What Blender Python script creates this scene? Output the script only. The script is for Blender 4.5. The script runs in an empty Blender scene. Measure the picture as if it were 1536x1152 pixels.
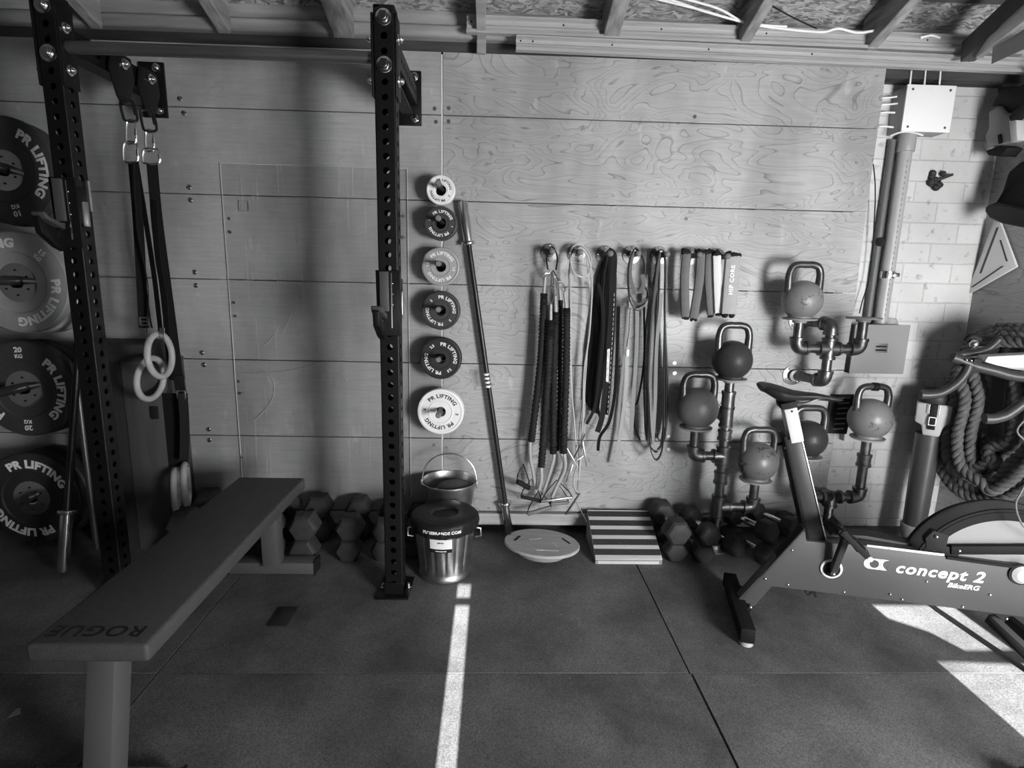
import bpy, bmesh, math, random
from mathutils import Vector, Matrix
random.seed(7)
S = bpy.context.scene
COL = S.collection
PI = math.pi
V = Vector

# ------------------------------------------------------------------ camera, world, lights, exposure
FPX, PITCH, ROLL, YAW, EYE = 843.9, 0.1885, -0.0227, 0.0329, 1.3528
cp_, sp_, cy_, sy_ = math.cos(PITCH), math.sin(PITCH), math.cos(YAW), math.sin(YAW)
FWD = V((sy_*cp_, cy_*cp_, -sp_)); R0 = V((cy_, -sy_, 0)); D0 = FWD.cross(R0)
RGT = math.cos(ROLL)*R0 + math.sin(ROLL)*D0
DWN = -math.sin(ROLL)*R0 + math.cos(ROLL)*D0
CAM = V((0, 0, EYE))
cd = bpy.data.cameras.new('camera'); cam = bpy.data.objects.new('camera', cd); COL.objects.link(cam)
cd.sensor_width = 36; cd.lens = FPX/1536*36; cd.clip_start = .05
M = Matrix((RGT, -DWN, -FWD)).transposed().to_4x4(); M.translation = CAM
cam.matrix_world = M
S.camera = cam
S.view_settings.view_transform = 'Standard'; S.view_settings.look = 'None'
S.view_settings.gamma = 1; S.view_settings.use_curve_mapping = False
S.view_settings.exposure = 0.0
S.cycles.use_denoising = True
S.cycles.max_bounces = 8
W = bpy.data.worlds.new('world'); S.world = W; W.use_nodes = True
W.node_tree.nodes['Background'].inputs[0].default_value = (.8, .8, .8, 1)
W.node_tree.nodes['Background'].inputs[1].default_value = .9

def light(name, kind, loc, target, energy, **k):
    l = bpy.data.lights.new(name, kind); l.energy = energy
    for a, b in k.items(): setattr(l, a, b)
    o = bpy.data.objects.new(name, l); COL.objects.link(o); o.location = loc
    o.rotation_euler = (V(target)-V(loc)).to_track_quat('-Z', 'Y').to_euler()
    return o
SUN_EL = math.radians(25)
light('sun', 'SUN', (0, -6, 4), (0, -6+math.cos(SUN_EL)*4, 4-math.sin(SUN_EL)*4), 50, angle=.0045)
# daylight coming in low through the open bay of the garage door; the second area light is an added fill
light('door_daylight', 'AREA', (2.0, -.62, .95), (.85, 1.9, .6), 172, shape='RECTANGLE', size=.8, size_y=.9)
light('garage_fill', 'AREA', (-.5, -.66, 1.0), (-.9, 2.8, 1.5), 6, shape='RECTANGLE', size=2.6, size_y=.8)  # added weak fill before the closed boards, no opening here

# ------------------------------------------------------------------ pixel helpers (1536 x 1152 frame -> a point on a real plane)
def ray(x, y): return FWD + RGT*((x-768)/FPX) + DWN*((y-576)/FPX)
def AY(x, y, Y):
    d = ray(x, y); return CAM + d*(Y/d.y)
def AZ(x, y, z=0):
    d = ray(x, y); return CAM + d*((z-EYE)/d.z)
def AX(x, y, X):
    d = ray(x, y); return CAM + d*(X/d.x)
def AP(x, y, o, n):
    d = ray(x, y); return CAM + d*((o-CAM).dot(n)/d.dot(n))

# ------------------------------------------------------------------ materials
MATS = {}
def mat(name, g, rough=.6, metal=0, nz=0, ns=8, bump=0, bs=60, stretch=(1, 1, 1), spec=.5, coat=0):
    if name in MATS: return MATS[name]
    m = bpy.data.materials.new(name); m.use_nodes = True; MATS[name] = m
    nt = m.node_tree; b = nt.nodes['Principled BSDF']
    if g < .06 and not metal: spec = min(spec, .22); rough = max(rough, .4)
    b.inputs['Base Color'].default_value = (g, g, g, 1); b.inputs['Roughness'].default_value = rough
    b.inputs['Metallic'].default_value = metal; b.inputs['Specular IOR Level'].default_value = spec
    if coat: b.inputs['Coat Weight'].default_value = coat
    if nz or bump:
        tc = nt.nodes.new('ShaderNodeTexCoord'); mp = nt.nodes.new('ShaderNodeMapping')
        mp.inputs['Scale'].default_value = stretch; nt.links.new(tc.outputs['Object'], mp.inputs[0])
    if nz:
        n = nt.nodes.new('ShaderNodeTexNoise'); n.inputs['Scale'].default_value = ns; n.inputs['Detail'].default_value = 6
        nt.links.new(mp.outputs[0], n.inputs['Vector'])
        r = nt.nodes.new('ShaderNodeMapRange'); r.inputs[1].default_value = .3; r.inputs[2].default_value = .7
        r.inputs[3].default_value = g*(1-nz); r.inputs[4].default_value = g*(1+nz)
        nt.links.new(n.outputs[0], r.inputs[0]); nt.links.new(r.outputs[0], b.inputs['Base Color'])
    if bump:
        n2 = nt.nodes.new('ShaderNodeTexNoise'); n2.inputs['Scale'].default_value = bs; n2.inputs['Detail'].default_value = 4
        nt.links.new(mp.outputs[0], n2.inputs['Vector'])
        bp = nt.nodes.new('ShaderNodeBump'); bp.inputs['Strength'].default_value = bump; bp.inputs['Distance'].default_value = .01
        nt.links.new(n2.outputs[0], bp.inputs['Height']); nt.links.new(bp.outputs[0], b.inputs['Normal'])
    return m
def nodes(m): return m.node_tree.nodes, m.node_tree.links
def mk(nt, t, **k):
    n = nt.nodes.new(t)
    for a, b in k.items():
        if isinstance(a, str) and a.startswith('i'): n.inputs[int(a[1:])].default_value = b
        else: setattr(n, a, b)
    return n

black_steel = mat('black_powder_coat', .006, .32, 0, bump=.15, bs=300)
matte_black = mat('matte_black', .01, .7)
rubber = mat('black_rubber', .018, .55, nz=.25, ns=20)
hexrubber = mat('hex_rubber', .036, .55, nz=.2, ns=30, bump=.1, bs=200)
chrome = mat('chrome', .75, .18, 1)
steel = mat('brushed_steel', .62, .3, 1, nz=.12, ns=12, stretch=(1, 1, .1))
galv = mat('galvanised_steel', .55, .34, 1, nz=.3, ns=14, bump=.15, bs=25)
zinc = mat('zinc_rail', .46, .42, .35, nz=.12, ns=10, stretch=(.2, 1, 1))
pipe_m = mat('black_iron_pipe', .14, .36, .85, nz=.35, ns=25)
white_pl = mat('white_plastic', .75, .4)
offwhite = mat('offwhite_plastic', .55, .5, nz=.08)
grey_pl = mat('grey_plastic', .3, .45)
wood_pale = mat('pale_wood', .42, .6, nz=.18, ns=6, stretch=(1, 8, 8))
wood_ring = mat('ring_wood', .34, .5, nz=.12, ns=30)
webbing = mat('black_webbing', .006, .8, bump=.2, bs=400)
scuffed = mat('rafter_wood', .24, .75, nz=.45, ns=5, bump=.3, bs=30, stretch=(6, .6, 6))
beam_m = mat('wall_plate_wood', .3, .6, nz=.35, ns=4, stretch=(.5, 5, 5), bump=.15, bs=14)

def ply_material(name, base, grain, dark=.0, seed=0.):
    m = bpy.data.materials.new(name); m.use_nodes = True; MATS[name] = m; nt = m.node_tree; L = nt.links.new
    b = nt.nodes['Principled BSDF']; b.inputs['Roughness'].default_value = .42; b.inputs['Specular IOR Level'].default_value = .35
    tc = mk(nt, 'ShaderNodeTexCoord'); mp = mk(nt, 'ShaderNodeMapping'); mp.inputs['Location'].default_value = (seed, seed*.7, seed*1.3)
    mp.inputs['Scale'].default_value = (1.1, 1, 3.2); L(tc.outputs['Object'], mp.inputs[0])
    n = mk(nt, 'ShaderNodeTexNoise'); n.inputs['Scale'].default_value = 1.5; n.inputs['Detail'].default_value = 2.4; n.inputs['Distortion'].default_value = .7
    L(mp.outputs[0], n.inputs['Vector'])
    mu = mk(nt, 'ShaderNodeMath', operation='MULTIPLY'); mu.inputs[1].default_value = 24; L(n.outputs[0], mu.inputs[0])
    fr = mk(nt, 'ShaderNodeMath', operation='FRACT'); L(mu.outputs[0], fr.inputs[0])
    rp = mk(nt, 'ShaderNodeValToRGB'); L(fr.outputs[0], rp.inputs[0])
    e = rp.color_ramp.elements; e[0].position = 0; e[0].color = (1-grain,)*3+(1,); e[1].position = 1; e[1].color = (1,)*3+(1,)
    x = e.new(.16); x.color = (1,)*3+(1,); x = e.new(.9); x.color = (1-grain*.15,)*3+(1,)
    # fine fibre
    mp2 = mk(nt, 'ShaderNodeMapping'); mp2.inputs['Scale'].default_value = (3, 1, 60); L(tc.outputs['Object'], mp2.inputs[0])
    n2 = mk(nt, 'ShaderNodeTexNoise'); n2.inputs['Scale'].default_value = 2.0; n2.inputs['Detail'].default_value = 5; L(mp2.outputs[0], n2.inputs['Vector'])
    r2 = mk(nt, 'ShaderNodeMapRange'); r2.inputs[1].default_value = .25; r2.inputs[2].default_value = .75; r2.inputs[3].default_value = .9; r2.inputs[4].default_value = 1.08
    L(n2.outputs[0], r2.inputs[0])
    # cloudy stains and vertical drips of old varnish
    mp3 = mk(nt, 'ShaderNodeMapping'); mp3.inputs['Scale'].default_value = (2.2, 1, 1.0); mp3.inputs['Location'].default_value = (seed*2, 0, seed)
    L(tc.outputs['Object'], mp3.inputs[0])
    n3 = mk(nt, 'ShaderNodeTexNoise'); n3.inputs['Scale'].default_value = 1.6; n3.inputs['Detail'].default_value = 3; L(mp3.outputs[0], n3.inputs['Vector'])
    r3 = mk(nt, 'ShaderNodeMapRange'); r3.inputs[1].default_value = .38; r3.inputs[2].default_value = .62; r3.inputs[3].default_value = .8-dark; r3.inputs[4].default_value = 1.1
    L(n3.outputs[0], r3.inputs[0])
    # pale blotches
    n4 = mk(nt, 'ShaderNodeTexNoise'); n4.inputs['Scale'].default_value = 5.5; n4.inputs['Detail'].default_value = 2; L(mp3.outputs[0], n4.inputs['Vector'])
    r4 = mk(nt, 'ShaderNodeMapRange'); r4.inputs[1].default_value = .66; r4.inputs[2].default_value = .74; r4.inputs[3].default_value = 1; r4.inputs[4].default_value = 1.25
    L(n4.outputs[0], r4.inputs[0])
    a = mk(nt, 'ShaderNodeMath', operation='MULTIPLY'); L(rp.outputs[0], a.inputs[0]); L(r2.outputs[0], a.inputs[1])
    c = mk(nt, 'ShaderNodeMath', operation='MULTIPLY'); L(a.outputs[0], c.inputs[0]); L(r3.outputs[0], c.inputs[1])
    d = mk(nt, 'ShaderNodeMath', operation='MULTIPLY'); L(c.outputs[0], d.inputs[0]); L(r4.outputs[0], d.inputs[1])
    f = mk(nt, 'ShaderNodeMath', operation='MULTIPLY'); L(d.outputs[0], f.inputs[0]); f.inputs[1].default_value = base
    L(f.outputs[0], b.inputs['Base Color'])
    bp = mk(nt, 'ShaderNodeBump'); bp.inputs['Strength'].default_value = .25; bp.inputs['Distance'].default_value = .006
    n5 = mk(nt, 'ShaderNodeTexNoise'); n5.inputs['Scale'].default_value = 7; n5.inputs['Detail'].default_value = 2; L(tc.outputs['Object'], n5.inputs['Vector'])
    L(n5.outputs[0], bp.inputs['Height']); L(bp.outputs[0], b.inputs['Normal'])
    return m
ply_l = ply_material('smooth_plywood', .34, .10, .06, 0)
ply_r = ply_material('grained_plywood', .37, .5, 0, 4.3)
ply_s = ply_material('side_wall_plywood', .33, .4, 0, 9.1)

def brick_material():
    m = bpy.data.materials.new('painted_brick'); m.use_nodes = True; nt = m.node_tree; L = nt.links.new
    b = nt.nodes['Principled BSDF']; b.inputs['Roughness'].default_value = .55
    tc = mk(nt, 'ShaderNodeTexCoord'); sx = mk(nt, 'ShaderNodeSeparateXYZ'); cb = mk(nt, 'ShaderNodeCombineXYZ')
    L(tc.outputs['Object'], sx.inputs[0]); L(sx.outputs[0], cb.inputs[0]); L(sx.outputs[2], cb.inputs[1])
    br = mk(nt, 'ShaderNodeTexBrick', offset=.5); br.inputs['Scale'].default_value = 1
    br.inputs['Color1'].default_value = (1, 1, 1, 1); br.inputs['Color2'].default_value = (.9, .9, .9, 1); br.inputs['Mortar'].default_value = (.84, .84, .84, 1)
    br.inputs['Mortar Size'].default_value = .006; br.inputs['Mortar Smooth'].default_value = 1
    br.inputs['Brick Width'].default_value = .26; br.inputs['Row Height'].default_value = .102
    L(cb.outputs[0], br.inputs['Vector'])
    n = mk(nt, 'ShaderNodeTexNoise'); n.inputs['Scale'].default_value = 26; n.inputs['Detail'].default_value = 6; L(tc.outputs['Object'], n.inputs['Vector'])
    r = mk(nt, 'ShaderNodeMapRange'); r.inputs[1].default_value = .27; r.inputs[2].default_value = .40; r.inputs[3].default_value = .6; r.inputs[4].default_value = 1
    L(n.outputs[0], r.inputs[0])
    n2 = mk(nt, 'ShaderNodeTexNoise'); n2.inputs['Scale'].default_value = 2.5; n2.inputs['Detail'].default_value = 4; L(tc.outputs['Object'], n2.inputs['Vector'])
    r2 = mk(nt, 'ShaderNodeMapRange'); r2.inputs[1].default_value = .3; r2.inputs[2].default_value = .7; r2.inputs[3].default_value = .46; r2.inputs[4].default_value = .62
    L(n2.outputs[0], r2.inputs[0])
    a = mk(nt, 'ShaderNodeMath', operation='MULTIPLY'); L(br.outputs[0], a.inputs[0]); L(r.outputs[0], a.inputs[1])
    c = mk(nt, 'ShaderNodeMath', operation='MULTIPLY'); L(a.outputs[0], c.inputs[0]); L(r2.outputs[0], c.inputs[1])
    L(c.outputs[0], b.inputs['Base Color'])
    sm = mk(nt, 'ShaderNodeMath', operation='MULTIPLY_ADD'); L(n.outputs[0], sm.inputs[0]); sm.inputs[1].default_value = .5
    iv = mk(nt, 'ShaderNodeMath', operation='SUBTRACT'); iv.inputs[0].default_value = 1; L(br.outputs[1], iv.inputs[1]); L(iv.outputs[0], sm.inputs[2])
    bp = mk(nt, 'ShaderNodeBump'); bp.inputs['Strength'].default_value = .5; bp.inputs['Distance'].default_value = .006
    L(sm.outputs[0], bp.inputs['Height']); L(bp.outputs[0], b.inputs['Normal'])
    return m
brick_m = brick_material()

def mat_floor():
    m = bpy.data.materials.new('rubber_mat'); m.use_nodes = True; nt = m.node_tree; L = nt.links.new
    b = nt.nodes['Principled BSDF']; b.inputs['Roughness'].default_value = .62; b.inputs['Specular IOR Level'].default_value = .3
    tc = mk(nt, 'ShaderNodeTexCoord')
    n = mk(nt, 'ShaderNodeTexNoise'); n.inputs['Scale'].default_value = 2.2; n.inputs['Detail'].default_value = 7; n.inputs['Roughness'].default_value = .6
    L(tc.outputs['Object'], n.inputs['Vector'])
    r = mk(nt, 'ShaderNodeMapRange'); r.inputs[1].default_value = .34; r.inputs[2].default_value = .68; r.inputs[3].default_value = .05; r.inputs[4].default_value = .14
    L(n.outputs[0], r.inputs[0])
    v = mk(nt, 'ShaderNodeTexVoronoi'); v.inputs['Scale'].default_value = 22; L(tc.outputs['Object'], v.inputs['Vector'])
    lt = mk(nt, 'ShaderNodeMath', operation='LESS_THAN'); lt.inputs[1].default_value = .055; L(v.outputs[0], lt.inputs[0])
    wn = mk(nt, 'ShaderNodeTexWhiteNoise'); L(v.outputs['Position'], wn.inputs[0])
    gt = mk(nt, 'ShaderNodeMath', operation='GREATER_THAN'); gt.inputs[1].default_value = .72; L(wn.outputs[0], gt.inputs[0])
    mu = mk(nt, 'ShaderNodeMath', operation='MULTIPLY'); L(lt.outputs[0], mu.inputs[0]); L(gt.outputs[0], mu.inputs[1])
    n3 = mk(nt, 'ShaderNodeTexNoise'); n3.inputs['Scale'].default_value = 240; n3.inputs['Detail'].default_value = 3; L(tc.outputs['Object'], n3.inputs['Vector'])
    r3 = mk(nt, 'ShaderNodeMapRange'); r3.inputs[1].default_value = .3; r3.inputs[2].default_value = .7; r3.inputs[3].default_value = .55; r3.inputs[4].default_value = 1.4
    L(n3.outputs[0], r3.inputs[0])
    m1 = mk(nt, 'ShaderNodeMath', operation='MULTIPLY'); L(r.outputs[0], m1.inputs[0]); L(r3.outputs[0], m1.inputs[1])
    m2 = mk(nt, 'ShaderNodeMath', operation='MULTIPLY_ADD'); L(mu.outputs[0], m2.inputs[0]); m2.inputs[1].default_value = .15; L(m1.outputs[0], m2.inputs[2])
    L(m2.outputs[0], b.inputs['Base Color'])
    bp = mk(nt, 'ShaderNodeBump'); bp.inputs['Strength'].default_value = .3; bp.inputs['Distance'].default_value = .002
    L(n3.outputs[0], bp.inputs['Height']); L(bp.outputs[0], b.inputs['Normal'])
    return m
floor_m = mat_floor()

def osb_material():
    m = bpy.data.materials.new('strand_board'); m.use_nodes = True; nt = m.node_tree; L = nt.links.new
    b = nt.nodes['Principled BSDF']; b.inputs['Roughness'].default_value = .6
    tc = mk(nt, 'ShaderNodeTexCoord'); mp = mk(nt, 'ShaderNodeMapping'); mp.inputs['Scale'].default_value = (1, 3.2, 3.2); mp.inputs['Rotation'].default_value = (0, 0, .5)
    n = mk(nt, 'ShaderNodeTexNoise'); n.inputs['Scale'].default_value = 6; L(tc.outputs['Object'], n.inputs['Vector'])
    mx = mk(nt, 'ShaderNodeVectorMath', operation='MULTIPLY_ADD'); mx.inputs[1].default_value = (.12, .12, .12); L(n.outputs['Color'], mx.inputs[0]); L(tc.outputs['Object'], mx.inputs[2])
    L(mx.outputs[0], mp.inputs[0])
    v = mk(nt, 'ShaderNodeTexVoronoi'); v.inputs['Scale'].default_value = 34; L(mp.outputs[0], v.inputs['Vector'])
    sx = mk(nt, 'ShaderNodeSeparateXYZ'); L(v.outputs['Color'], sx.inputs[0])
    r = mk(nt, 'ShaderNodeMapRange'); r.inputs[3].default_value = .12; r.inputs[4].default_value = .5; L(sx.outputs[0], r.inputs[0])
    L(r.outputs[0], b.inputs['Base Color'])
    return m
osb_m = osb_material()

def acrylic():
    m = bpy.data.materials.new('scratched_clear_sheet'); m.use_nodes = True; nt = m.node_tree; L = nt.links.new
    nt.nodes.remove(nt.nodes['Principled BSDF']); out = [n for n in nt.nodes if n.type == 'OUTPUT_MATERIAL'][0]
    tr = mk(nt, 'ShaderNodeBsdfTransparent'); tr.inputs[0].default_value = (.985, .985, .985, 1)
    gl = mk(nt, 'ShaderNodeBsdfGlossy'); gl.inputs['Roughness'].default_value = .25; gl.inputs[0].default_value = (.8, .8, .8, 1)
    df = mk(nt, 'ShaderNodeBsdfDiffuse'); df.inputs[0].default_value = (.6, .6, .6, 1)
    mx = mk(nt, 'ShaderNodeMixShader'); mx.inputs[0].default_value = .05; L(tr.outputs[0], mx.inputs[1]); L(gl.outputs[0], mx.inputs[2])
    tc = mk(nt, 'ShaderNodeTexCoord')
    w = None
    for k, (sc, rot) in enumerate((((26, 1, 1.2), .25), ((30, 1, 1.0), -.4), ((22, 1, 1.5), 0.05))):
        mp = mk(nt, 'ShaderNodeMapping'); mp.inputs['Scale'].default_value = sc; mp.inputs['Rotation'].default_value = (0, rot, 0); L(tc.outputs['Object'], mp.inputs[0])
        n = mk(nt, 'ShaderNodeTexNoise'); n.inputs['Scale'].default_value = 2.6; n.inputs['Detail'].default_value = 0; L(mp.outputs[0], n.inputs['Vector'])
        r = mk(nt, 'ShaderNodeMapRange'); r.inputs[1].default_value = .74; r.inputs[2].default_value = .78; L(n.outputs[0], r.inputs[0])
        if w is None: w = r.outputs[0]
        else:
            a = mk(nt, 'ShaderNodeMath', operation='MAXIMUM'); L(w, a.inputs[0]); L(r.outputs[0], a.inputs[1]); w = a.outputs[0]
    sc = mk(nt, 'ShaderNodeMath', operation='MULTIPLY'); sc.inputs[1].default_value = .10; L(w, sc.inputs[0])
    m2 = mk(nt, 'ShaderNodeMixShader'); L(sc.outputs[0], m2.inputs[0]); L(mx.outputs[0], m2.inputs[1]); L(df.outputs[0], m2.inputs[2])
    L(m2.outputs[0], out.inputs[0])
    return m
clear_m = acrylic()

def chipped(name, g, g2, thr=.6, seed=0):
    m = mat(name, g, .42, 0, bump=.12, bs=40); nt = m.node_tree; L = nt.links.new; b = nt.nodes['Principled BSDF']
    tc = [n for n in nt.nodes if n.type == 'TEX_COORD'][0]
    mp = mk(nt, 'ShaderNodeMapping'); mp.inputs['Location'].default_value = (seed, seed, 0); L(tc.outputs['Object'], mp.inputs[0])
    n = mk(nt, 'ShaderNodeTexNoise'); n.inputs['Scale'].default_value = 75; n.inputs['Detail'].default_value = 4; L(mp.outputs[0], n.inputs['Vector'])
    n2 = mk(nt, 'ShaderNodeTexNoise'); n2.inputs['Scale'].default_value = 9; n2.inputs['Detail'].default_value = 1; L(mp.outputs[0], n2.inputs['Vector'])
    ad = mk(nt, 'ShaderNodeMath', operation='MULTIPLY'); L(n.outputs[0], ad.inputs[0]); L(n2.outputs[0], ad.inputs[1])
    r = mk(nt, 'ShaderNodeMapRange'); r.inputs[1].default_value = thr*.5; r.inputs[2].default_value = thr*.5+.01; r.inputs[3].default_value = g; r.inputs[4].default_value = g2
    L(ad.outputs[0], r.inputs[0]); L(r.outputs[0], b.inputs['Base Color'])
    return m

# ------------------------------------------------------------------ mesh builder
OFF = {}
def frame(t, up=None):
    t = t.normalized(); u = up or (V((0, 0, 1)) if abs(t.z) < .9 else V((1, 0, 0)))
    a = t.cross(u).normalized(); return a, a.cross(t).normalized()
class MB:
    def __init__(s): s.v = []; s.f = []; s.mi = []; s.cm = 0; s.pc = []
    def add(s, vs, fs):
        s.pc.append((vs, fs))
        k = len(s.v); s.v += [V(v) for v in vs]; s.f += [[i+k for i in f] for f in fs]; s.mi += [s.cm]*len(fs); return s
    def m(s, i): s.cm = i; return s
    def box(s, c, d, R=None, ax=None):
        x, y, z = d[0]/2, d[1]/2, d[2]/2
        vs = [V((a*x, b*y, e*z)) for a in (-1, 1) for b in (-1, 1) for e in (-1, 1)]
        if R is not None: vs = [R @ v for v in vs]
        if ax: vs = [ax[0]*v.x+ax[1]*v.y+ax[2]*v.z for v in vs]
        return s.add([v+V(c) for v in vs], [(0, 1, 3, 2), (4, 6, 7, 5), (0, 4, 5, 1), (2, 3, 7, 6), (0, 2, 6, 4), (1, 5, 7, 3)])
    def bb(s, x0, x1, y0, y1, z0, z1): return s.box(((x0+x1)/2, (y0+y1)/2, (z0+z1)/2), (x1-x0, y1-y0, z1-z0))
    def beam(s, a, b, w, h, up=None):
        a, b = V(a), V(b); t = b-a; p, q = frame(t, up)
        return s.add([e+p*(i*w/2)+q*(j*h/2) for e in (a, b) for i, j in ((-1, -1), (1, -1), (1, 1), (-1, 1))],
                     [(3, 2, 1, 0), (4, 5, 6, 7), (0, 1, 5, 4), (1, 2, 6, 5), (2, 3, 7, 6), (3, 0, 4, 7)])
    def tube(s, pts, r, n=10, closed=False, cap=True, flat=None):
        pts = [V(p) for p in pts]; N = len(pts); rs = r if isinstance(r, (list, tuple)) else [r]*N
        T = []
        for i in range(N):
            if closed: t = pts[(i+1) % N]-pts[i-1]
            else: t = pts[min(i+1, N-1)]-pts[max(i-1, 0)]
            T.append(t.normalized())
        a, b = frame(T[0]); b = T[0].cross(a); vs = []; fs = []
        for i in range(N):
            if i: a = (a-T[i]*a.dot(T[i])).normalized(); b = T[i].cross(a)
            for k in range(n):
                an = 2*PI*k/n; vs.append(pts[i]+a*(math.cos(an)*rs[i])+b*(math.sin(an)*rs[i]))
        for i in range(N if closed else N-1):
            j = (i+1) % N
            for k in range(n): fs.append((i*n+k, i*n+(k+1) % n, j*n+(k+1) % n, j*n+k))
        if not closed and cap: fs += [tuple(range(n))[::-1], tuple((N-1)*n+k for k in range(n))]
        return s.add(vs, fs)
    def cyl(s, a, b, r, r2=None, n=20): return s.tube([a, b], [r, r if r2 is None else r2], n)
    def ribbon(s, pts, w, t, wd):
        pts = [V(p) for p in pts]; N = len(pts); vs = []; fs = []
        wds = wd if isinstance(wd, list) else [V(wd)]*N
        for i in range(N):
            T = (pts[min(i+1, N-1)]-pts[max(i-1, 0)]).normalized(); a = V(wds[i]); a = (a-T*a.dot(T)).normalized(); b = T.cross(a)
            vs += [pts[i]+a*(x*w/2)+b*(y*t/2) for x, y in ((-1, -1), (1, -1), (1, 1), (-1, 1))]
        for i in range(N-1):
            for k in range(4): fs.append((i*4+k, i*4+(k+1) % 4, i*4+4+(k+1) % 4, i*4+4+k))
        fs += [(3, 2, 1, 0), tuple((N-1)*4+k for k in range(4))]
        return s.add(vs, fs)
    def lathe(s, prof, c=(0, 0, 0), ax=(0, 0, 1), n=32, close=False, sx=1):
        c = V(c); z = V(ax).normalized(); a, b = frame(z); vs = []; fs = []; N = len(prof)
        for r, h in prof:
            for k in range(n): an = 2*PI*k/n; vs.append(c+z*h+a*(math.cos(an)*r*sx)+b*(math.sin(an)*r))
        for i in range(N if close else N-1):
            j = (i+1) % N
            for k in range(n): fs.append((i*n+k, i*n+(k+1) % n, j*n+(k+1) % n, j*n+k))
        if not close:
            if prof[0][0] > 1e-6: fs.append(tuple(range(n))[::-1])
            if prof[-1][0] > 1e-6: fs.append(tuple((N-1)*n+k for k in range(n)))
        return s.add(vs, fs)
    def prism(s, poly, ex):
        poly = [V(p) for p in poly]; ex = V(ex); n = len(poly)
        return s.add(poly+[p+ex for p in poly], [tuple(range(n))[::-1], tuple(range(n, 2*n))]+[(i, (i+1) % n, n+(i+1) % n, n+i) for i in range(n)])
    def sphere(s, c, r, sc=(1, 1, 1), n=24, m=14):
        vs = []; fs = []
        for i in range(m+1):
            th = PI*i/m
            for k in range(n): ph = 2*PI*k/n; vs.append(V(c)+V((r*sc[0]*math.sin(th)*math.cos(ph), r*sc[1]*math.sin(th)*math.sin(ph), -r*sc[2]*math.cos(th))))
        for i in range(m):
            for k in range(n): fs.append((i*n+k, i*n+(k+1) % n, (i+1)*n+(k+1) % n, (i+1)*n+k))
        return s.add(vs, fs)
    def each(s, name, mt, parent, **k):
        for vs, fs in s.pc: MB().add(vs, fs).build(name, mt, parent, **k)
    def build(s, name, mt, parent=None, bev=0, ang=38, seg=2, smooth=True, sub=0):
        me = bpy.data.meshes.new(name); off = V((0, 0, 0))
        if parent is not None: off = OFF.get(parent.name, V((0, 0, 0)))
        else:
            xs = [v.x for v in s.v]; ys = [v.y for v in s.v]; off = V(((min(xs)+max(xs))/2, (min(ys)+max(ys))/2, min(v.z for v in s.v)))
        me.from_pydata([v-off for v in s.v], [], s.f)
        for q in (mt if isinstance(mt, (list, tuple)) else [mt]): me.materials.append(q)
        if isinstance(mt, (list, tuple)): me.polygons.foreach_set('material_index', s.mi)
        bm = bmesh.new(); bm.from_mesh(me)
        bmesh.ops.remove_doubles(bm, verts=bm.verts, dist=1e-6)
        bmesh.ops.recalc_face_normals(bm, faces=bm.faces)
        if bev:
            es = [e for e in bm.edges if len(e.link_faces) == 2 and e.calc_face_angle(0) > math.radians(28)]
            bmesh.ops.bevel(bm, geom=es, offset=bev, segments=seg, affect='EDGES', profile=.5, clamp_overlap=True)
        bm.to_mesh(me); bm.free()
        if smooth:
            me.polygons.foreach_set('use_smooth', [True]*len(me.polygons)); me.set_sharp_from_angle(angle=math.radians(ang))
        o = bpy.data.objects.new(name, me); COL.objects.link(o)
        if sub:
            md = o.modifiers.new('sub', 'SUBSURF'); md.levels = sub; md.render_levels = sub
        if parent is None: o.location = off; OFF[o.name] = off
        else: o.parent = parent; OFF[o.name] = off
        return o
def tag(o, label=None, cat=None, group=None, kind=None):
    if label: o['label'] = label
    if cat: o['category'] = cat
    if group: o['group'] = group
    if kind: o['kind'] = kind
    return o
def thing(name, label, cat, loc=(0, 0, 0), group=None):
    o = bpy.data.objects.new(name, None); COL.objects.link(o); o.location = loc; o.empty_display_size = .05
    OFF[o.name] = V(loc); return tag(o, label, cat, group)
def struct(o): o['kind'] = 'structure'; return o
KIDS = {}
def dup(root, loc, rot=(0, 0, 0), label=None, group=None, mt=None, scale=None):
    r = root.copy(); COL.objects.link(r); r.location = loc; r.rotation_euler = rot
    if scale: r.scale = (scale,)*3
    if label: r['label'] = label
    if group: r['group'] = group
    for ch in [c for c in bpy.data.objects if c.parent == root]:
        c = ch.copy(); COL.objects.link(c); c.parent = r
        for g in [x for x in bpy.data.objects if x.parent == ch]:
            d = g.copy(); COL.objects.link(d); d.parent = c
    return r
def spline(pts, n=8, closed=False):
    pts = [V(p) for p in pts]; N = len(pts); out = []
    for i in range(N if closed else N-1):
        if closed: a, b, c, d = pts[i-1], pts[i], pts[(i+1) % N], pts[(i+2) % N]
        else: a, b, c, d = pts[max(i-1, 0)], pts[i], pts[i+1], pts[min(i+2, N-1)]
        for k in range(n):
            t = k/n; out.append(.5*((2*b)+(c-a)*t+(2*a-5*b+4*c-d)*t*t+(3*b-a-3*c+d)*t**3))
    if not closed: out.append(pts[-1])
    return out
def glyphs(txt, size=1, bold=0, sp=1, ext=0):
    c = bpy.data.curves.new('t', 'FONT'); c.body = txt; c.size = size; c.offset = bold; c.space_character = sp; c.extrude = ext
    c.resolution_u = 3; c.align_x = 'CENTER'
    o = bpy.data.objects.new('t', c); COL.objects.link(o)
    me = bpy.data.meshes.new_from_object(o)
    vs = [v.co.copy() for v in me.vertices]; fs = [tuple(p.vertices) for p in me.polygons]
    bpy.data.objects.remove(o); bpy.data.curves.remove(c); bpy.data.meshes.remove(me)
    return vs, fs
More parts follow.
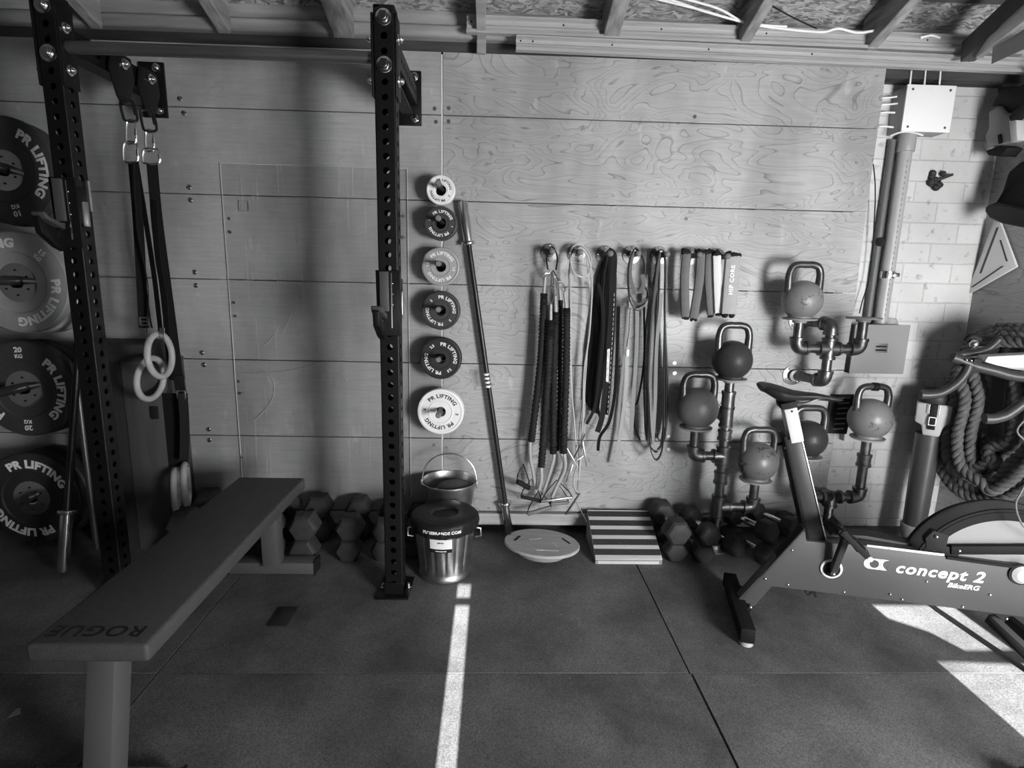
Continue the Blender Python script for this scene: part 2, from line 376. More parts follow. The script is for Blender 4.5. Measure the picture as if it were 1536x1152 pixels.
def flat_text(mb, txt, org, ex, ey, size, bold=.0, sp=1, shear=0, lift=.001, sxy=1, th=.0012):
    vs, fs = glyphs(txt, size, bold*size, sp, .5)
    ex, ey = V(ex).normalized(), V(ey).normalized(); nz = ex.cross(ey)
    return mb.add([V(org)+ex*((v.x+shear*v.y)*sxy)+ey*v.y+nz*(lift if v.z > 0 else lift-th) for v in vs], fs)
def arc_text(mb, txt, c, nrm, up, rad, mid, size, bold=.045, sp=1.05, lift=.001, inward=True, th=.0012):
    '''text along a circle seen against nrm; mid = clock angle (0 = top, clockwise) of its middle'''
    vs, fs = glyphs(txt, size, bold*size, sp, .5)
    nrm = V(nrm).normalized(); up = V(up); rt = up.cross(nrm)
    out = []
    for v in vs:
        a = mid + v.x*1.1/rad; r = rad+v.y-size*.35
        out.append(V(c)+rt*(math.sin(a)*r)+up*(math.cos(a)*r)+nrm*(lift if v.z > 0 else lift-th))
    return mb.add(out, fs)

# ================================================================== THE SETTING
concrete = mat('concrete', .22, .8, nz=.2, ns=6)
struct(MB().bb(-3.2, 2.55, -3, 3.0, -.06, -.014).build('floor', concrete, smooth=False))
SB = 1/0.4663
# floor mats, one object each
for i, (x0, x1) in enumerate(((-2.955, -1.131), (-1.126, .701), (.7065, 2.525))):
    for j, (y0, y1) in enumerate(((1.7305, 2.945), (.512, 1.7265), (-.69, .508))):
        if j == 2 and i == 0: continue
        dx = .007 if j == 1 and i > 0 else 0
        o = MB().bb(x0+dx*(i == 2), x1+dx*(i == 1)*.7, y0, y1, -.0145, 0).build('rubber_floor_mat', floor_m, bev=.0008, seg=1)
        w_ = ['left under the weight plates', 'middle', 'right under the exercise bike'][i]; d_ = ['row against the wall', 'row nearer the viewer', 'row behind the viewer'][j]
        tag(o, 'black speckled rubber gym mat, %s, %s' % (w_, d_), 'floor mat', 'rubber mats covering the floor')

wall = struct(MB().bb(-3.2, 2.53, 2.95, 3.05, -.06, 2.6).build('wall_back', brick_m, smooth=False))
ZR = [.118, .519, .914, 1.308, 1.703, 2.087, 2.36]
XE = [AY(1240, 720, 2.83), AY(1250, 665, 2.83), AY(1266, 556, 2.83), AY(1284, 441, 2.83), AY(1299, 319, 2.83), AY(1317, 194, 2.83), AY(1329, 107, 2.83)]
PAN = {}
for i in range(6):
    z0, z1 = ZR[i]+.0025, ZR[i+1]-.0025
    for side, (xa, xb, ta, tb, m) in enumerate(((-3.19, -.2675, -3.19, -.2675, ply_l), (-.2575, XE[i].x, -.2575, XE[i+1].x, ply_r))):
        mb = MB().prism([(xa, 2.83, z0), (xb, 2.83, z0), (tb, 2.83, z1), (ta, 2.83, z1)], (0, .015, 0))
        PAN[i, side] = mb.build('plywood_panel', m, wall, smooth=False)
MB().bb(-.2665, -.2585, 2.835, 2.845, .12, 2.35).build('pale_joint_strip', white_pl, wall)
bat = MB()
for x in (-3.1, -2.2, -1.35, -.262, .6, 1.3, 1.74): bat.bb(x-.025, x+.025, 2.846, 2.949, .1, 2.35)
bat.build('wall_batten', scuffed, wall)
# screw heads in the panels
SCR = [(270, 148), (276, 170), (284, 281), (286, 300), (292, 408), (294, 428), (303, 529), (306, 547), (313, 644), (314, 660),
       (652, 163), (673, 162), (654, 183), (673, 182), (1042, 175), (1029, 328), (1012, 545), (1012, 560), (653, 436), (672, 435), (651, 667), (671, 670), (1003, 655), (1003, 674)]
def panel_at(p):
    for i in range(6):
        if ZR[i] <= p.z <= ZR[i+1]: return PAN[i, 0 if p.x < -.262 else 1]
    return PAN[0, 0]
for i_, (x, y) in enumerate(SCR):
    p = AY(x, y, 2.83)
    dome = x < 320
    MB().lathe([(.0125, 0), (.012, .003), (.006, .006), (0, .007)] if dome else [(.009, 0), (.009, .0012), (.004, .0014), (.004, .0005), (0, .0005)], (p.x, 2.8302, p.z), (0, -1, 0), 12).build('screw_head', chrome if dome else (mat('screw_dark', .1, .4, .5) if i_ in (14, 15) else steel), panel_at(p))
struct(MB().bb(-3.19, 1.80, 2.812, 2.845, .05, .112).build('baseboard_back', mat('pale_base_board', .34, .6, nz=.2, ns=8, stretch=(.4, 4, 4))))
struct(MB().bb(2.53, 2.63, -3, 3.05, -.06, 3.6).build('wall_right', ply_s, smooth=False))
struct(MB().bb(-3.3, -3.2, -3, 3.05, -.06, 3.6).build('wall_left', mat('wall_paint_grey', .12, .8), smooth=False))
# garage door wall behind the camera: boards, a gap between two leaves and an open bay on the right
YB = -.72; T = .4663
def hz(Y): return (Y+.7)*T
dw = MB(); h1, h2 = hz(2.20), hz(2.35)
dw.bb(-3.2, -.1435, YB-.03, YB, -.06, 3.9).bb(-.088, 1.645, YB-.03, YB, -.06, 3.9).bb(2.45, 2.53, YB-.03, YB, -.06, 3.9)
dw.bb(-.1435, -.088, YB-.03, YB, h2, 3.9).bb(-.15, -.08, YB-.028, YB-.001, hz(2.185), hz(2.22)).bb(1.645, 2.45, YB-.03, YB, h1, 3.9)
dw.prism([(1.645, YB, hz(1.84)), (2.45, YB, hz(1.80)), (2.45, YB, hz(1.93)), (1.99, YB, hz(1.88)), (1.80, YB, hz(1.875)), (1.75, YB, hz(1.99)), (1.645, YB, hz(2.08))], (0, -.03, 0))  # unseen wedge and bar, added to shape the shadow band in the sun patch
dw.bb(1.99, 2.45, YB-.03, YB, hz(1.86), h1)  # unseen plate, added to bound the sun patch on its right
struct(dw.build('wall_front', mat('garage_door_grey', .1, .6), smooth=False))

# top plate beams, roof deck, rafters
for k, (z0, z1, y0) in enumerate(((2.41, 2.465, 2.80), (2.468, 2.55, 2.84))):
    struct(MB().bb(-3.19, 2.52, y0, 2.949, z0, z1).build('trim_%d' % (k+1), beam_m, bev=.018, seg=3))
SL = .344
def rz(Y): return 2.545+(2.8-Y)*SL
struct(MB().prism([(-3.3, 3.05, rz(3.05)), (2.63, 3.05, rz(3.05)), (2.63, -.75, rz(-.75)), (-3.3, -.75, rz(-.75))], (0, 0, .03)).build('ceiling', osb_m, smooth=False))
RAF = [(145, 50, .05, 'leftmost, over the left rack post'), (337, 60, .055, 'left of the middle, over the clear sheet'), (516, 70, .09, 'thick doubled, just left of the middle rack post'),
       (722, 76, .042, 'thin pale, right of the middle rack post'), (912, 84, .07, 'with nail plates, above the steel rails'), (1108, 92, .05, 'above the hanging bands'), (1296, 100, .05, 'above the wall enclosure')]
for (x, y, w, l) in RAF:
    x_ = AY(x, y, 2.79).x; thin = w == .042
    m = MB(); zb = rz(2.79)-.16
    if thin: m.bb(x_-w/2, x_+w/2, 2.775, 2.797, 2.34, rz(2.79)-.01)
    m.prism([(x_-w/2, 2.797, zb), (x_+w/2, 2.797, zb), (x_+w/2, 2.797, rz(2.797)-.002), (x_-w/2, 2.797, rz(2.797)-.002)], (0, -3.4, 3.4*SL))
    tag(m.build('rafter', scuffed if not thin else beam_m, bev=.003, seg=1), 'sloping roof timber, ' + l, 'rafter', 'roof rafters above the wall')
for k, (ya, yb, zz) in enumerate(((2.60, 2.67, .02), (2.30, 2.4, .02))):
    m = MB().prism([(-3.19, ya, rz(ya)-zz), (2.52, ya, rz(ya)-zz), (2.52, yb, rz(yb)-zz), (-3.19, yb, rz(yb)-zz)], (0, 0, .019))
    struct(m.build('trim_%d' % (k+3), mat('dark_board', .07, .8, nz=.4, ns=8, stretch=(.3, 3, 3))))
# dark timber above the brick
struct(MB().bb(XE[6].x+.01, 2.525, 2.86, 2.949, AY(1400, 124, 2.9).z, 2.40).build('trim_5', mat('lintel_wood_gap_shade', .045, .7, nz=.5, ns=6, stretch=(.4, 4, 4)), bev=.003))

struct(MB().bb(-3.19, XE[6].x, 2.85, 2.949, 2.362, 2.409).build('trim_6', MATS['lintel_wood_gap_shade']))  # dark strip set in the open gap, its colour standing in for shade
# steel rails lying under the rafters
def rail(name, x0, x1, y0, y1, z0, h, label):
    d = V((x1-x0, y1-y0, 0)); m = MB(); a = V((x0, y0, z0))
    prof = [(0, 0), (-.03, 0), (-.03, .013), (-.006, .015), (-.006, h*.42), (-.012, h*.5), (-.006, h*.58), (-.006, h-.012), (-.028, h-.008), (-.028, h), (0, h)]
    n = V((-d.y, d.x, 0)).normalized()
    m.prism([a+n*p[0]*1.0+V((0, 0, p[1])) for p in prof], d)
    o = tag(m.build(name, zinc, ang=25), label, 'rail', 'steel rails under the rafters')
    L = d.length; u = d.normalized()
    h_ = MB()
    for s in (.02, .055, .075, .43, .87, 1.35, 2.1):
        if s < L: c = a+u*s-n*.0068+V((0, 0, h*(.3 if s in (.055,) else .72))); h_.cyl(c, c-n*.0012, .004, n=8)
    h_.each('bolt_hole', matte_black, o)
    return o
rail('steel_rail', .073, 2.5, 2.735, 2.79, 2.334, .062, 'lower galvanised steel rail along the top of the plywood, starting further right')
rail('steel_rail', -.146, 2.40, 2.755, 2.775, 2.405, .072, 'upper galvanised steel rail, starting further left just beside the middle rack post')
# door track at the right heading to the viewer
o = tag(MB().beam(AY(1470, 78, 2.66), AY(1560, 8, 2.1), .03, .05).build('door_track', zinc, bev=.004), 'slanting metal door track in the top right corner', 'rail')
MB().prism([AY(1487, 96, 2.5), AY(1560, 62, 2.2), AY(1560, 30, 2.2), AY(1489, 72, 2.5)], (.004, 0, .0)).build('bracket_plate', mat('grey_steel', .22, .45, .3), o)
o2 = tag(MB().beam(AY(1452, 78, 2.72), AY(1560, -20, 2.3), .06, .09).build('ceiling_timber', mat('dark_timber', .06, .8, nz=.4, ns=7), bev=.004), 'dark timber strut beside the door track in the top right corner', 'timber')

# white cables over the rails
for k, pts in enumerate((
    [(965, -6, 2.70), (1040, 12, 2.70), (1110, 32, 2.71), (1160, 42, 2.71)], [(990, -6, 2.70), (1060, 18, 2.7), (1130, 36, 2.71), (1180, 40, 2.71)],
    [(1008, -6, 2.70), (1075, 12, 2.70), (1116, 34, 2.71), (1150, 40, 2.72), (1200, 46, 2.72), (1235, 48, 2.72), (1258, 43, 2.71), (1285, 49, 2.71), (1312, 46, 2.71)],
    [(1380, 57, 2.72), (1396, 53, 2.72), (1410, 57, 2.72)])):
    tag(MB().tube(spline([AY(*p) for p in pts], 6), .0055, 8).build('power_cable', white_pl),
        ['white power cable hanging lowest over the upper rail', 'white power cable, middle of the bunch between two rafters', 'long wavy white power cable lying along the upper steel rail', 'short loop of white cable at the right end of the upper rail'][k], 'cable', 'white cables above the steel rails')
tag(MB().tube(spline([AY(1150, 4, 2.68), AY(1185, 24, 2.69), AY(1225, 43, 2.71)], 6), .003, 6).build('dark_wire', matte_black), 'thin dark wire drooping above the upper rail', 'wire')

# ================================================================== SQUAT RACK
YU = 2.214; HU = 2.286
XL, XC = -1.588, -.412
rack = thing('squat_rack', 'black steel wall mounted squat rack with two perforated posts and a pull-up bar', 'squat rack', (-1.0, 2.3, 0))
def upright(xc):
    m = MB(); h = .0381; yc = YU+h; R = .0125; n = 16; pitch = .0508; z0 = .0535
    g_ = h-.006
    nh = int((HU-z0-.03)/pitch)+1
    def P(face, u, z, d):   # d = depth inward from the face
        if face == 0: return (xc+u, yc-h+d, z)
        if face == 1: return (xc+h-d, yc+u, z)
        if face == 2: return (xc-u, yc+h-d, z)
        return (xc-h+d, yc-u, z)
    for face in range(4):
        zs = [z0+pitch*i for i in range(nh)]
        lo = 0.0
        for i, z in enumerate(zs):
            b, t = z-pitch/2, z+pitch/2
            if i == 0 and b > 0: m.add([P(face, -g_, 0, 0), P(face, g_, 0, 0), P(face, g_, b, 0), P(face, -g_, b, 0)], [(0, 1, 2, 3)])
            vs = []; fs = []
            for k in range(n):
                e, w = divmod(k, 4); w = w/4*2-1; H2 = pitch/2
                px, pz = ((w*g_, -H2), (g_, w*H2), (-w*g_, H2), (-g_, -w*H2))[e]
                an = math.atan2(pz, px); c, s_ = math.cos(an), math.sin(an)
                vs += [P(face, px, z+pz, 0), P(face, c*R, z+s_*R, 0), P(face, c*R, z+s_*R, .006)]
            for k in range(n):
                j = (k+1) % n; fs += [(3*k, 3*j, 3*j+1, 3*k+1), (3*k+1, 3*j+1, 3*j+2, 3*k+2)]
            m.add(vs, fs)
            if i == len(zs)-1: m.add([P(face, -g_, t, 0), P(face, g_, t, 0), P(face, g_, HU, 0), P(face, -g_, HU, 0)], [(0, 1, 2, 3)])
    for sx, sy, a0 in ((1, 1, 0), (-1, 1, 1), (-1, -1, 2), (1, -1, 3)):
        vs = []
        for k in range(5):
            a = PI/2*(a0+k/4)
            for z in (0, HU): vs.append((xc+sx*g_+.006*math.cos(a), yc+sy*g_+.006*math.sin(a), z))
        m.add(vs, [(2*k, 2*k+2, 2*k+3, 2*k+1) for k in range(4)])
    m.box((xc, yc, HU), (2*h-.008, 2*h-.008, .004))
    return m
def bolt(parent, c, nrm, r=.019, name='bolt'):
    m = MB(); c = V(c); n = V(nrm)
    m.lathe([(r, 0), (r, .003), (r*.95, .0045)], c, n, 20)
    a, b = frame(n)
    hexp = [c+n*.0045+a*(math.cos(PI/3*k)*r*.68)+b*(math.sin(PI/3*k)*r*.68) for k in range(6)]
    m.prism(hexp, n*.011); m.lathe([(r*.42, .0155), (r*.42, .02), (0, .02)], c, n, 12)
    return m.build(name, chrome, parent, bev=.0012, seg=1)
for xc in (XL, XC):
    up = upright(xc).build('upright_post', black_steel, rack, ang=30)
    yc = YU+.0381
    # foot: plate on the floor with two bolts
    fm = MB().bb(xc-.075, xc+.066, YU-.038, YU+.14, 0, .007).bb(xc-.0405, xc+.0405, YU-.006, YU-.001, .007, .06)
    ft = fm.build('base_plate', black_steel, rack, bev=.001, seg=1)
    bolt(ft, (xc+.053, YU+.05, .007), (0, 0, 1), .013); bolt(ft, (xc-.058, YU+.05, .007), (0, 0, 1), .013)
    # bracket wrapping the head of the post, pull-up bar welded to it
    bk = MB().bb(xc-.047, xc-.0385, YU-.002, YU+.078, 1.985, 2.262).bb(xc+.0385, xc+.045, YU-.002, YU+.078, 1.985, 2.262)
    br = bk.build('bar_bracket', black_steel, rack, bev=.004)
    for z in (2.245, 2.09): bolt(br, (xc, YU-.001, z), (0, -1, 0), .029)
    for z in (2.185, 2.045):
        bolt(br, (xc+.045, YU+.03, z), (1, 0, 0), .019); bolt(br, (xc-.047, YU+.03, z), (-1, 0, 0), .017)
MB().cyl((XL+.04, YU+.038, 2.125), (XC-.04, YU+.038, 2.125), .0215, n=24).build('pull_up_bar', mat('bare_steel_bar', .16, .4, .8, nz=.3, ns=12, stretch=(.3, 1, 1)), rack)
# folding arms back to the wall
def perforated(m, a, b, w, h):
    '''rectangular arm drawn as two side plates with rows of slots, a top and a bottom'''
    a, b = V(a), V(b); t = (b-a).normalized(); L = (b-a).length; p, q = frame(t); n = int(L/.0508)
    for s in (-1, 1):
        for k in range(n):
            c0 = a+t*(k*.0508+.0254); H2 = h/2; P2 = .0254; R = .012
            vs = []; fs = []
            for e in range(4):
                for w_ in (-1, -.5, 0, .5):
                    px, pz = ((w_*P2, -H2), (P2, w_*H2), (-w_*P2, H2), (-P2, -w_*H2))[e]
                    an = math.atan2(pz, px); cc, ss = math.cos(an), math.sin(an); o = c0+p*(s*w/2)
                    vs += [o+t*px+q*pz, o+t*(cc*R)+q*(ss*R), o+t*(cc*R)+q*(ss*R)-p*(s*.005)]
            for i in range(16):
                j = (i+1) % 16; fs += [(3*i, 3*j, 3*j+1, 3*i+1), (3*i+1, 3*j+1, 3*j+2, 3*i+2)]
            m.add(vs, fs)
    L2 = n*.0508
    m.beam(a+q*h/2, a+t*L2+q*h/2, w, .005, q); m.beam(a-q*h/2, a+t*L2-q*h/2, w, .005, q)
    m.beam(a+t*L2, b, w, h, q)
for xc, xw, lab in ((XL, -1.575, 'l'), (XC, -.412, 'c')):
    m = MB(); perforated(m, (xc, YU+.078, 2.155), (xw, 2.80, 2.155), .0762, .0762)
    arm = m.build('wall_arm', black_steel, rack, ang=30)
    if lab == 'c':
        MB().beam((xc, YU+.08, 2.085), (xw, 2.74, 2.07), .05, .01).build('lower_brace', black_steel, rack)
    wp = MB().bb(xw-.055, xw+.055, 2.815, 2.829, 2.035, 2.27).build('wall_plate', black_steel, rack, bev=.002)
    for z in (2.245, 2.065): bolt(wp, (xw+.024, 2.815, z), (0, -1, 0), .019)
    if lab == 'l':
        # hinge gussets with the hanging eyes for the rings
        for gx, gy in ((xw+.046, 2.52), (xw+.046, 2.70)):
            g = MB().prism([(gx, gy-.06, 2.20), (gx, gy+.06, 2.20), (gx, gy+.075, 2.12), (gx, gy+.03, 2.03), (gx, gy-.02, 2.0), (gx, gy-.05, 2.03), (gx, gy-.085, 2.12)], (.008, 0, 0))
            go = g.build('hinge_gusset', black_steel, rack, bev=.002)
            bolt(go, (gx+.008, gy+.01, 2.165), (1, 0, 0), .021)
# J-cups
def jcup(px, zt, label, face_x, side):
    t = thing('j_cup', label, 'barbell hook', (px, YU, zt-.26))
    m = MB().bb(px-.044, px-.040, YU-.012, YU+.06, zt-.25, zt).bb(px-.044, px+.046, YU-.012, YU-.004, zt-.25, zt).bb(px+.040, px+.046, YU-.012, YU+.06, zt-.16, zt-.03)
    m.build('cup_plate', black_steel, t, bev=.002)
    # hook: thick plate reaching out then up
    x = px-.026
    prof = [(YU-.012, zt-.16), (YU-.012, zt-.265), (YU-.05, zt-.25), (YU-.115, zt-.205), (YU-.125, zt-.15), (YU-.118, zt-.145), (YU-.10, zt-.165), (YU-.035, zt-.19)]
    m = MB().prism([(x-.012, y, z) for y, z in prof], (.024, 0, 0)); m.build('hook', black_steel, t, bev=.002)
    m = MB().prism([(x-.020, y, z) for y, z in [(YU-.013, zt-.16), (YU-.016, zt-.185), (YU-.1, zt-.155), (YU-.116, zt-.135), (YU-.106, zt-.13), (YU-.085, zt-.145), (YU-.03, zt-.162)]], (.042, 0, 0))
    m.build('plastic_liner', mat('dark_liner', .06, .5), t, bev=.002)
    MB().bb(px-.030, px+.004, YU-.024, YU-.0125, zt-.155, zt-.005).build('face_liner', mat('dark_liner', .06, .5), t, bev=.002)
    m = MB()
    for z in (zt-.05, zt-.09, zt-.13): m.sphere((px+.018, YU-.012, z), .004, n=10, m=6)
    m.bb(px+.012, px+.016, YU-.014, YU-.012, zt-.22, zt-.01)
    m.each('rivet', chrome, t)
    MB().bb(px+.046, px+.053, YU+.005, YU+.04, zt-.17, zt-.08).build('side_latch', steel, t, bev=.003)
    return t
jcup(XC, 1.366, 'black steel barbell hook clamped on the middle rack post', 0, 1)
jcup(XL, 1.672, 'black steel barbell hook clamped on the left rack post', 0, 1)
tag(MB().beam((XL+.05, YU+.05, 1.67), (XL+.05, YU+.05, 1.56), .012, .008).build('hitch_rod', steel), 'short steel rod behind the left rack post', 'rod')

# ================================================================== BUMPER PLATES on wall posts
letter_white = mat('letter_white', .8, .5)
letter_dark = mat('letter_dark', .02, .5)
grey_rub = mat('mid_grey_rubber', .30, .5, nz=.1)
pale_rub = mat('light_grey_rubber', .42, .5, nz=.08)
white_rub = mat('white_rubber', .78, .45, nz=.04)
dark_rub = mat('dark_grey_rubber', .05, .5, nz=.12)
dark_rub2 = mat('charcoal_rubber', .03, .5, nz=.12)
def text_ring(parent, c, R, kg, rot, size, m, ry=.77, gap=None, reps=2, ksz=.6):
    for i in range(reps):
        mb = MB(); arc_text(mb, 'PR LIFTING', c, (0, -1, 0), (0, 0, 1), R*ry, rot+i*PI, size, .05, 1.08, lift=.0012)
        mb.build('lettering', m, parent, smooth=False)
        if kg:
            mb = MB(); arc_text(mb, kg, c, (0, -1, 0), (0, 0, 1), R*ry+size*.22, rot+PI/2+i*PI, size*.62, .03, 1.0, lift=.0012)
            arc_text(mb, 'KG', c, (0, -1, 0), (0, 0, 1), R*ry-size*.35, rot+PI/2+i*PI, size*.45, .03, 1.0, lift=.0012)
            mb.build('lettering', m, parent, smooth=False)
hub_m = mat('polished_hub', .7, .1, 1)
def bumper(c, th, m, label, kg, rot, group, hub=steel, front=True, half=False):
    '''c = centre of the front face (x, y, z); plate faces -Y'''
    x, y, z = c; t = thing('weight_plate', label, 'weight plate', (x, y+th/2, z-.225), group); R = .225
    prof = [(.085, 0.006), (.13, .006), (.136, 0), (.2, 0), (.208, .004), (.218, .004), (R, .012), (R, th-.012), (.218, th), (.085, th-.004)]
    MB().lathe([(.085, .006)]+prof[1:], (x, y, z), (0, 1, 0), 64, close=True).build('rubber_disc', m, t, ang=30)
    MB().lathe([(.024, .006), (.03, .002), (.07, .003), (.088, .007), (.088, th-.006), (.024, th-.006)], (x, y, z), (0, 1, 0), 48, close=True).build('steel_hub', hub, t, ang=30)
    if front:
        b = MB()
        for k in range(6):
            a = PI/6+PI/3*k; b.cyl((x+math.cos(a)*.055, y+.003, z+math.sin(a)*.055), (x+math.cos(a)*.055, y-.0005, z+math.sin(a)*.055), .0045, n=10)
        b.each('hub_rivet', matte_black, t)
        text_ring(t, (x, y, z), R, kg, rot, .052, letter_white if m is not white_rub else letter_dark)
    return t
g = 'competition bumper plates on the left wall posts'
stacks = [  # centre x at the front, z, [(thickness, material, label, kg, rot)], post tip x offset
    (AY(4, 255, 2.62), 2.62, [(.05, dark_rub, 'dark grey 10 kg bumper plate, front of the top post', '10', 1.36), (.05, dark_rub, 'dark grey bumper plate behind the front one on the top post', None, 0)]),
    (AY(24, 424, 2.60), 2.60, [(.06, grey_rub, 'light grey 15 kg bumper plate, front of the second post from the top', '15', 2.34), (.06, pale_rub, 'pale bumper plate hung behind the light grey 15 kg one', None, 0), (.06, grey_rub, 'rearmost grey bumper plate on the second post from the top', None, 0)]),
    (AY(35, 584, 2.61), 2.61, [(.07, dark_rub, 'dark grey 20 kg bumper plate, front of the third post from the top', '20', 1.57), (.07, dark_rub2, 'dark bumper plate behind the 20 kg one on the third post', None, 0)]),
    (AY(46, 748, 2.60), 2.60, [(.055, dark_rub2, 'charcoal bumper plate, front of the lowest post', None, .35), (.08, dark_rub2, 'black bumper plate behind the lowest front plate', None, 0), (.05, dark_rub2, 'rearmost black bumper plate on the lowest post', None, 0)])]
for i, (c, y0, pl) in enumerate(stacks):
    y = y0
    for k, (th, m, lab, kg, rot) in enumerate(pl):
        bumper((c.x+(.0 if k == 0 else .004*k), y, c.z-(.006*k)), th, m, lab, kg, rot, g, hub=hub_m, front=(k == 0)); y += th+.002
    if i == 3:
        pass
    # storage post from the wall, sticking out in front of the plates
    zc = c.z+.01
    t = thing('storage_post', 'black steel storage post through the ' + ['top', 'second', 'third', 'lowest'][i] + ' stack of bumper plates', 'plate post', (c.x, 2.83, zc-.03), 'posts carrying the bumper plates')
    MB().cyl((c.x, y0-(.3, .3, .16, .03)[i], zc), (c.x, 2.825, zc), .021, n=24).build('post', mat('post_steel', .05, .35, .5), t)
    MB().lathe([(.05, 0), (.05, .006), (.026, .008)], (c.x, 2.829, zc), (0, -1, 0), 24).build('wall_flange', black_steel, t)

# ================================================================== THINGS BEHIND THE LEFT POST
# tall plywood box
t = thing('tall_box', 'tall dark plywood cabinet standing behind the left rack post', 'cabinet', (-1.67, 2.72, 0))
cabm = mat('cabinet_wood', .025, .55, nz=.2, ns=4, stretch=(6, 6, .6)); cab2 = mat('cabinet_side_wood', .06, .55, nz=.2, ns=4, stretch=(6, 6, .6))
MB().bb(-1.915, -1.595, 2.60, 2.828, .93, 1.01).build('top_board', mat('cabinet_top', .03, .6), t, bev=.003)
MB().bb(-1.915, -1.725, 2.62, 2.828, 0, .93).build('left_panel', cabm, t, bev=.002)
MB().bb(-1.722, -1.55, 2.615, 2.828, 0, .93).build('right_panel', cab2, t, bev=.002)
MB().bb(-1.60, -1.57, 2.602, 2.615, .66, .72).build('door_catch', matte_black, t, bev=.002)
# barbell leaning at the far left (sleeve down, near)
def barbell(label, top, bot, r, sr, ls, shaft_m, group=None, top_sleeve=True, marks=True):
    top, bot = V(top), V(bot); d = (top-bot).normalized(); L = (top-bot).length
    t = thing('barbell', label, 'barbell', bot, group)
    MB().cyl(bot+d*ls, top-d*(ls if top_sleeve else 0), r, n=20).build('shaft', shaft_m, t)
    for k, (p, s) in enumerate(((bot, 1), (top, -1))):
        if k and not top_sleeve: continue
        q = p+d*s*ls
        MB().lathe([(0, 0), (sr*.92, 0), (sr, .004), (sr, ls-.02), (sr, ls-.012)], p, d*s, 28).build('sleeve', steel if k else chrome, t)
        MB().lathe([(sr, -.014), (sr*1.45, -.013), (sr*1.5, -.01), (sr*1.5, .0), (sr*1.4, .003), (r, .004)], q, d*s, 28).build('collar', chrome, t)
    return t, d
barbell('black barbell with a chrome sleeve standing before the lowest bumper plates', AY(122, 470, 2.60), AY(94, 857, 2.36), .0145, .024, .27, mat('black_shaft', .03, .35, .6), top_sleeve=False)
tag(MB().cyl(AY(112, 545, 2.575), AY(145, 823, 2.50), .013, n=16).build('steel_bar', mat('dull_bar', .16, .4, .7)), 'thin dull steel bar leaning beside the left rack post', 'bar')

# ================================================================== GYMNASTIC RINGS
def carabiner(a, b, w, r, m, label, group):
    a, b = V(a), V(b); d = (b-a); s = V((1, .25, 0)).normalized()
    pts = [a+s*w*.15, a+s*w*.5+d*.12, a+s*w*.5+d*.85, a+d*1.0+s*w*.1, a+d*.98-s*w*.4, a-s*w*.5+d*.8, a-s*w*.4+d*.12]
    o = MB().tube(spline(pts, 5, True), r, 8, closed=True).build('carabiner', m)
    tag(o, label, 'carabiner', group)
    c = MB().cyl(a+s*w*.5+d*.35, a+s*w*.5+d*.65, r*1.5, n=10).build('locking_sleeve', m, o)
    return o
gc = 'carabiners hanging from the rack arm'
blk_ch = mat('black_anodised', .02, .35, .3)
carabiner(AY(188, 150, 2.52), AY(197, 182, 2.50), .05, .0055, blk_ch, 'black carabiner hooked in the front gusset of the left rack arm', gc)
carabiner(AY(218, 165, 2.60), AY(226, 197, 2.58), .05, .0055, blk_ch, 'black carabiner hooked in the rear gusset of the left rack arm', gc)
carabiner(AY(196, 180, 2.50), AY(197, 216, 2.50), .035, .005, chrome, 'upper silver carabiner below the front black carabiner', gc)
carabiner(AY(195, 213, 2.50), AY(196, 244, 2.50), .052, .005, chrome, 'lower silver carabiner carrying the front ring straps', gc)
carabiner(AY(224, 195, 2.58), AY(225, 227, 2.58), .03, .005, chrome, 'silver carabiner below the rear black carabiner', gc)
carabiner(AY(226, 223, 2.56), AY(227, 246, 2.56), .062, .005, chrome, 'wide silver carabiner carrying the rear ring straps', gc)
def strap(pts, w, label, wd=(1, .15, 0), name='ring_strap', grp='black webbing straps of the rings', t=.003):
    o = MB().ribbon(spline([AY(*p) for p in pts], 6), w, t, wd).build(name, webbing, ang=60); return tag(o, label, 'strap', grp)
s1 = strap([(200, 243, 2.50), (207, 330, 2.49), (212, 420, 2.49), (216, 492, 2.48)], .04, 'wide black strap hanging straight down to the lower wooden ring')
s2 = strap([(204, 243, 2.505), (220, 340, 2.50), (232, 420, 2.50), (241, 498, 2.49)], .03, 'black strap crossing over to the upper wooden ring', wd=(1, -.5, 0))
s3 = strap([(228, 246, 2.56), (236, 330, 2.56), (252, 450, 2.57), (268, 570, 2.60), (273, 590, 2.6)], .043, 'long wide black strap running down to the buckle above the low rings')
s4 = strap([(222, 246, 2.57), (228, 340, 2.57), (241, 440, 2.56), (246, 492, 2.55)], .022, 'thin dark strap just left of the long wide strap', wd=(.6, -1, 0))
s5 = strap([(197, 246, 2.48), (200, 300, 2.47), (212, 380, 2.47), (224, 470, 2.47), (228, 492, 2.48)], .016, 'narrow black strap tail hanging beside the ring straps', wd=(.8, -.8, 0))
s8 = strap([(201, 244, 2.47), (206, 340, 2.46), (222, 430, 2.46), (220, 498, 2.465)], .022, 'second narrow black strap tail twisted in front of the ring straps', wd=(.5, -.9, 0))
s9 = strap([(231, 300, 2.53), (236, 380, 2.53), (247, 450, 2.54), (252, 520, 2.55), (258, 570, 2.57)], .03, 'dark strap hanging just behind the higher wooden ring', wd=(1, -.3, 0))
s6 = strap([(251, 590, 2.62), (256, 640, 2.62), (262, 700, 2.62)], .13, 'very wide dark strap hanging behind the low rings', wd=(1, .0, 0))
s7 = strap([(274, 590, 2.58), (277, 640, 2.58), (276, 690, 2.58)], .04, 'black strap below the square buckle', wd=(1, .9, 0))
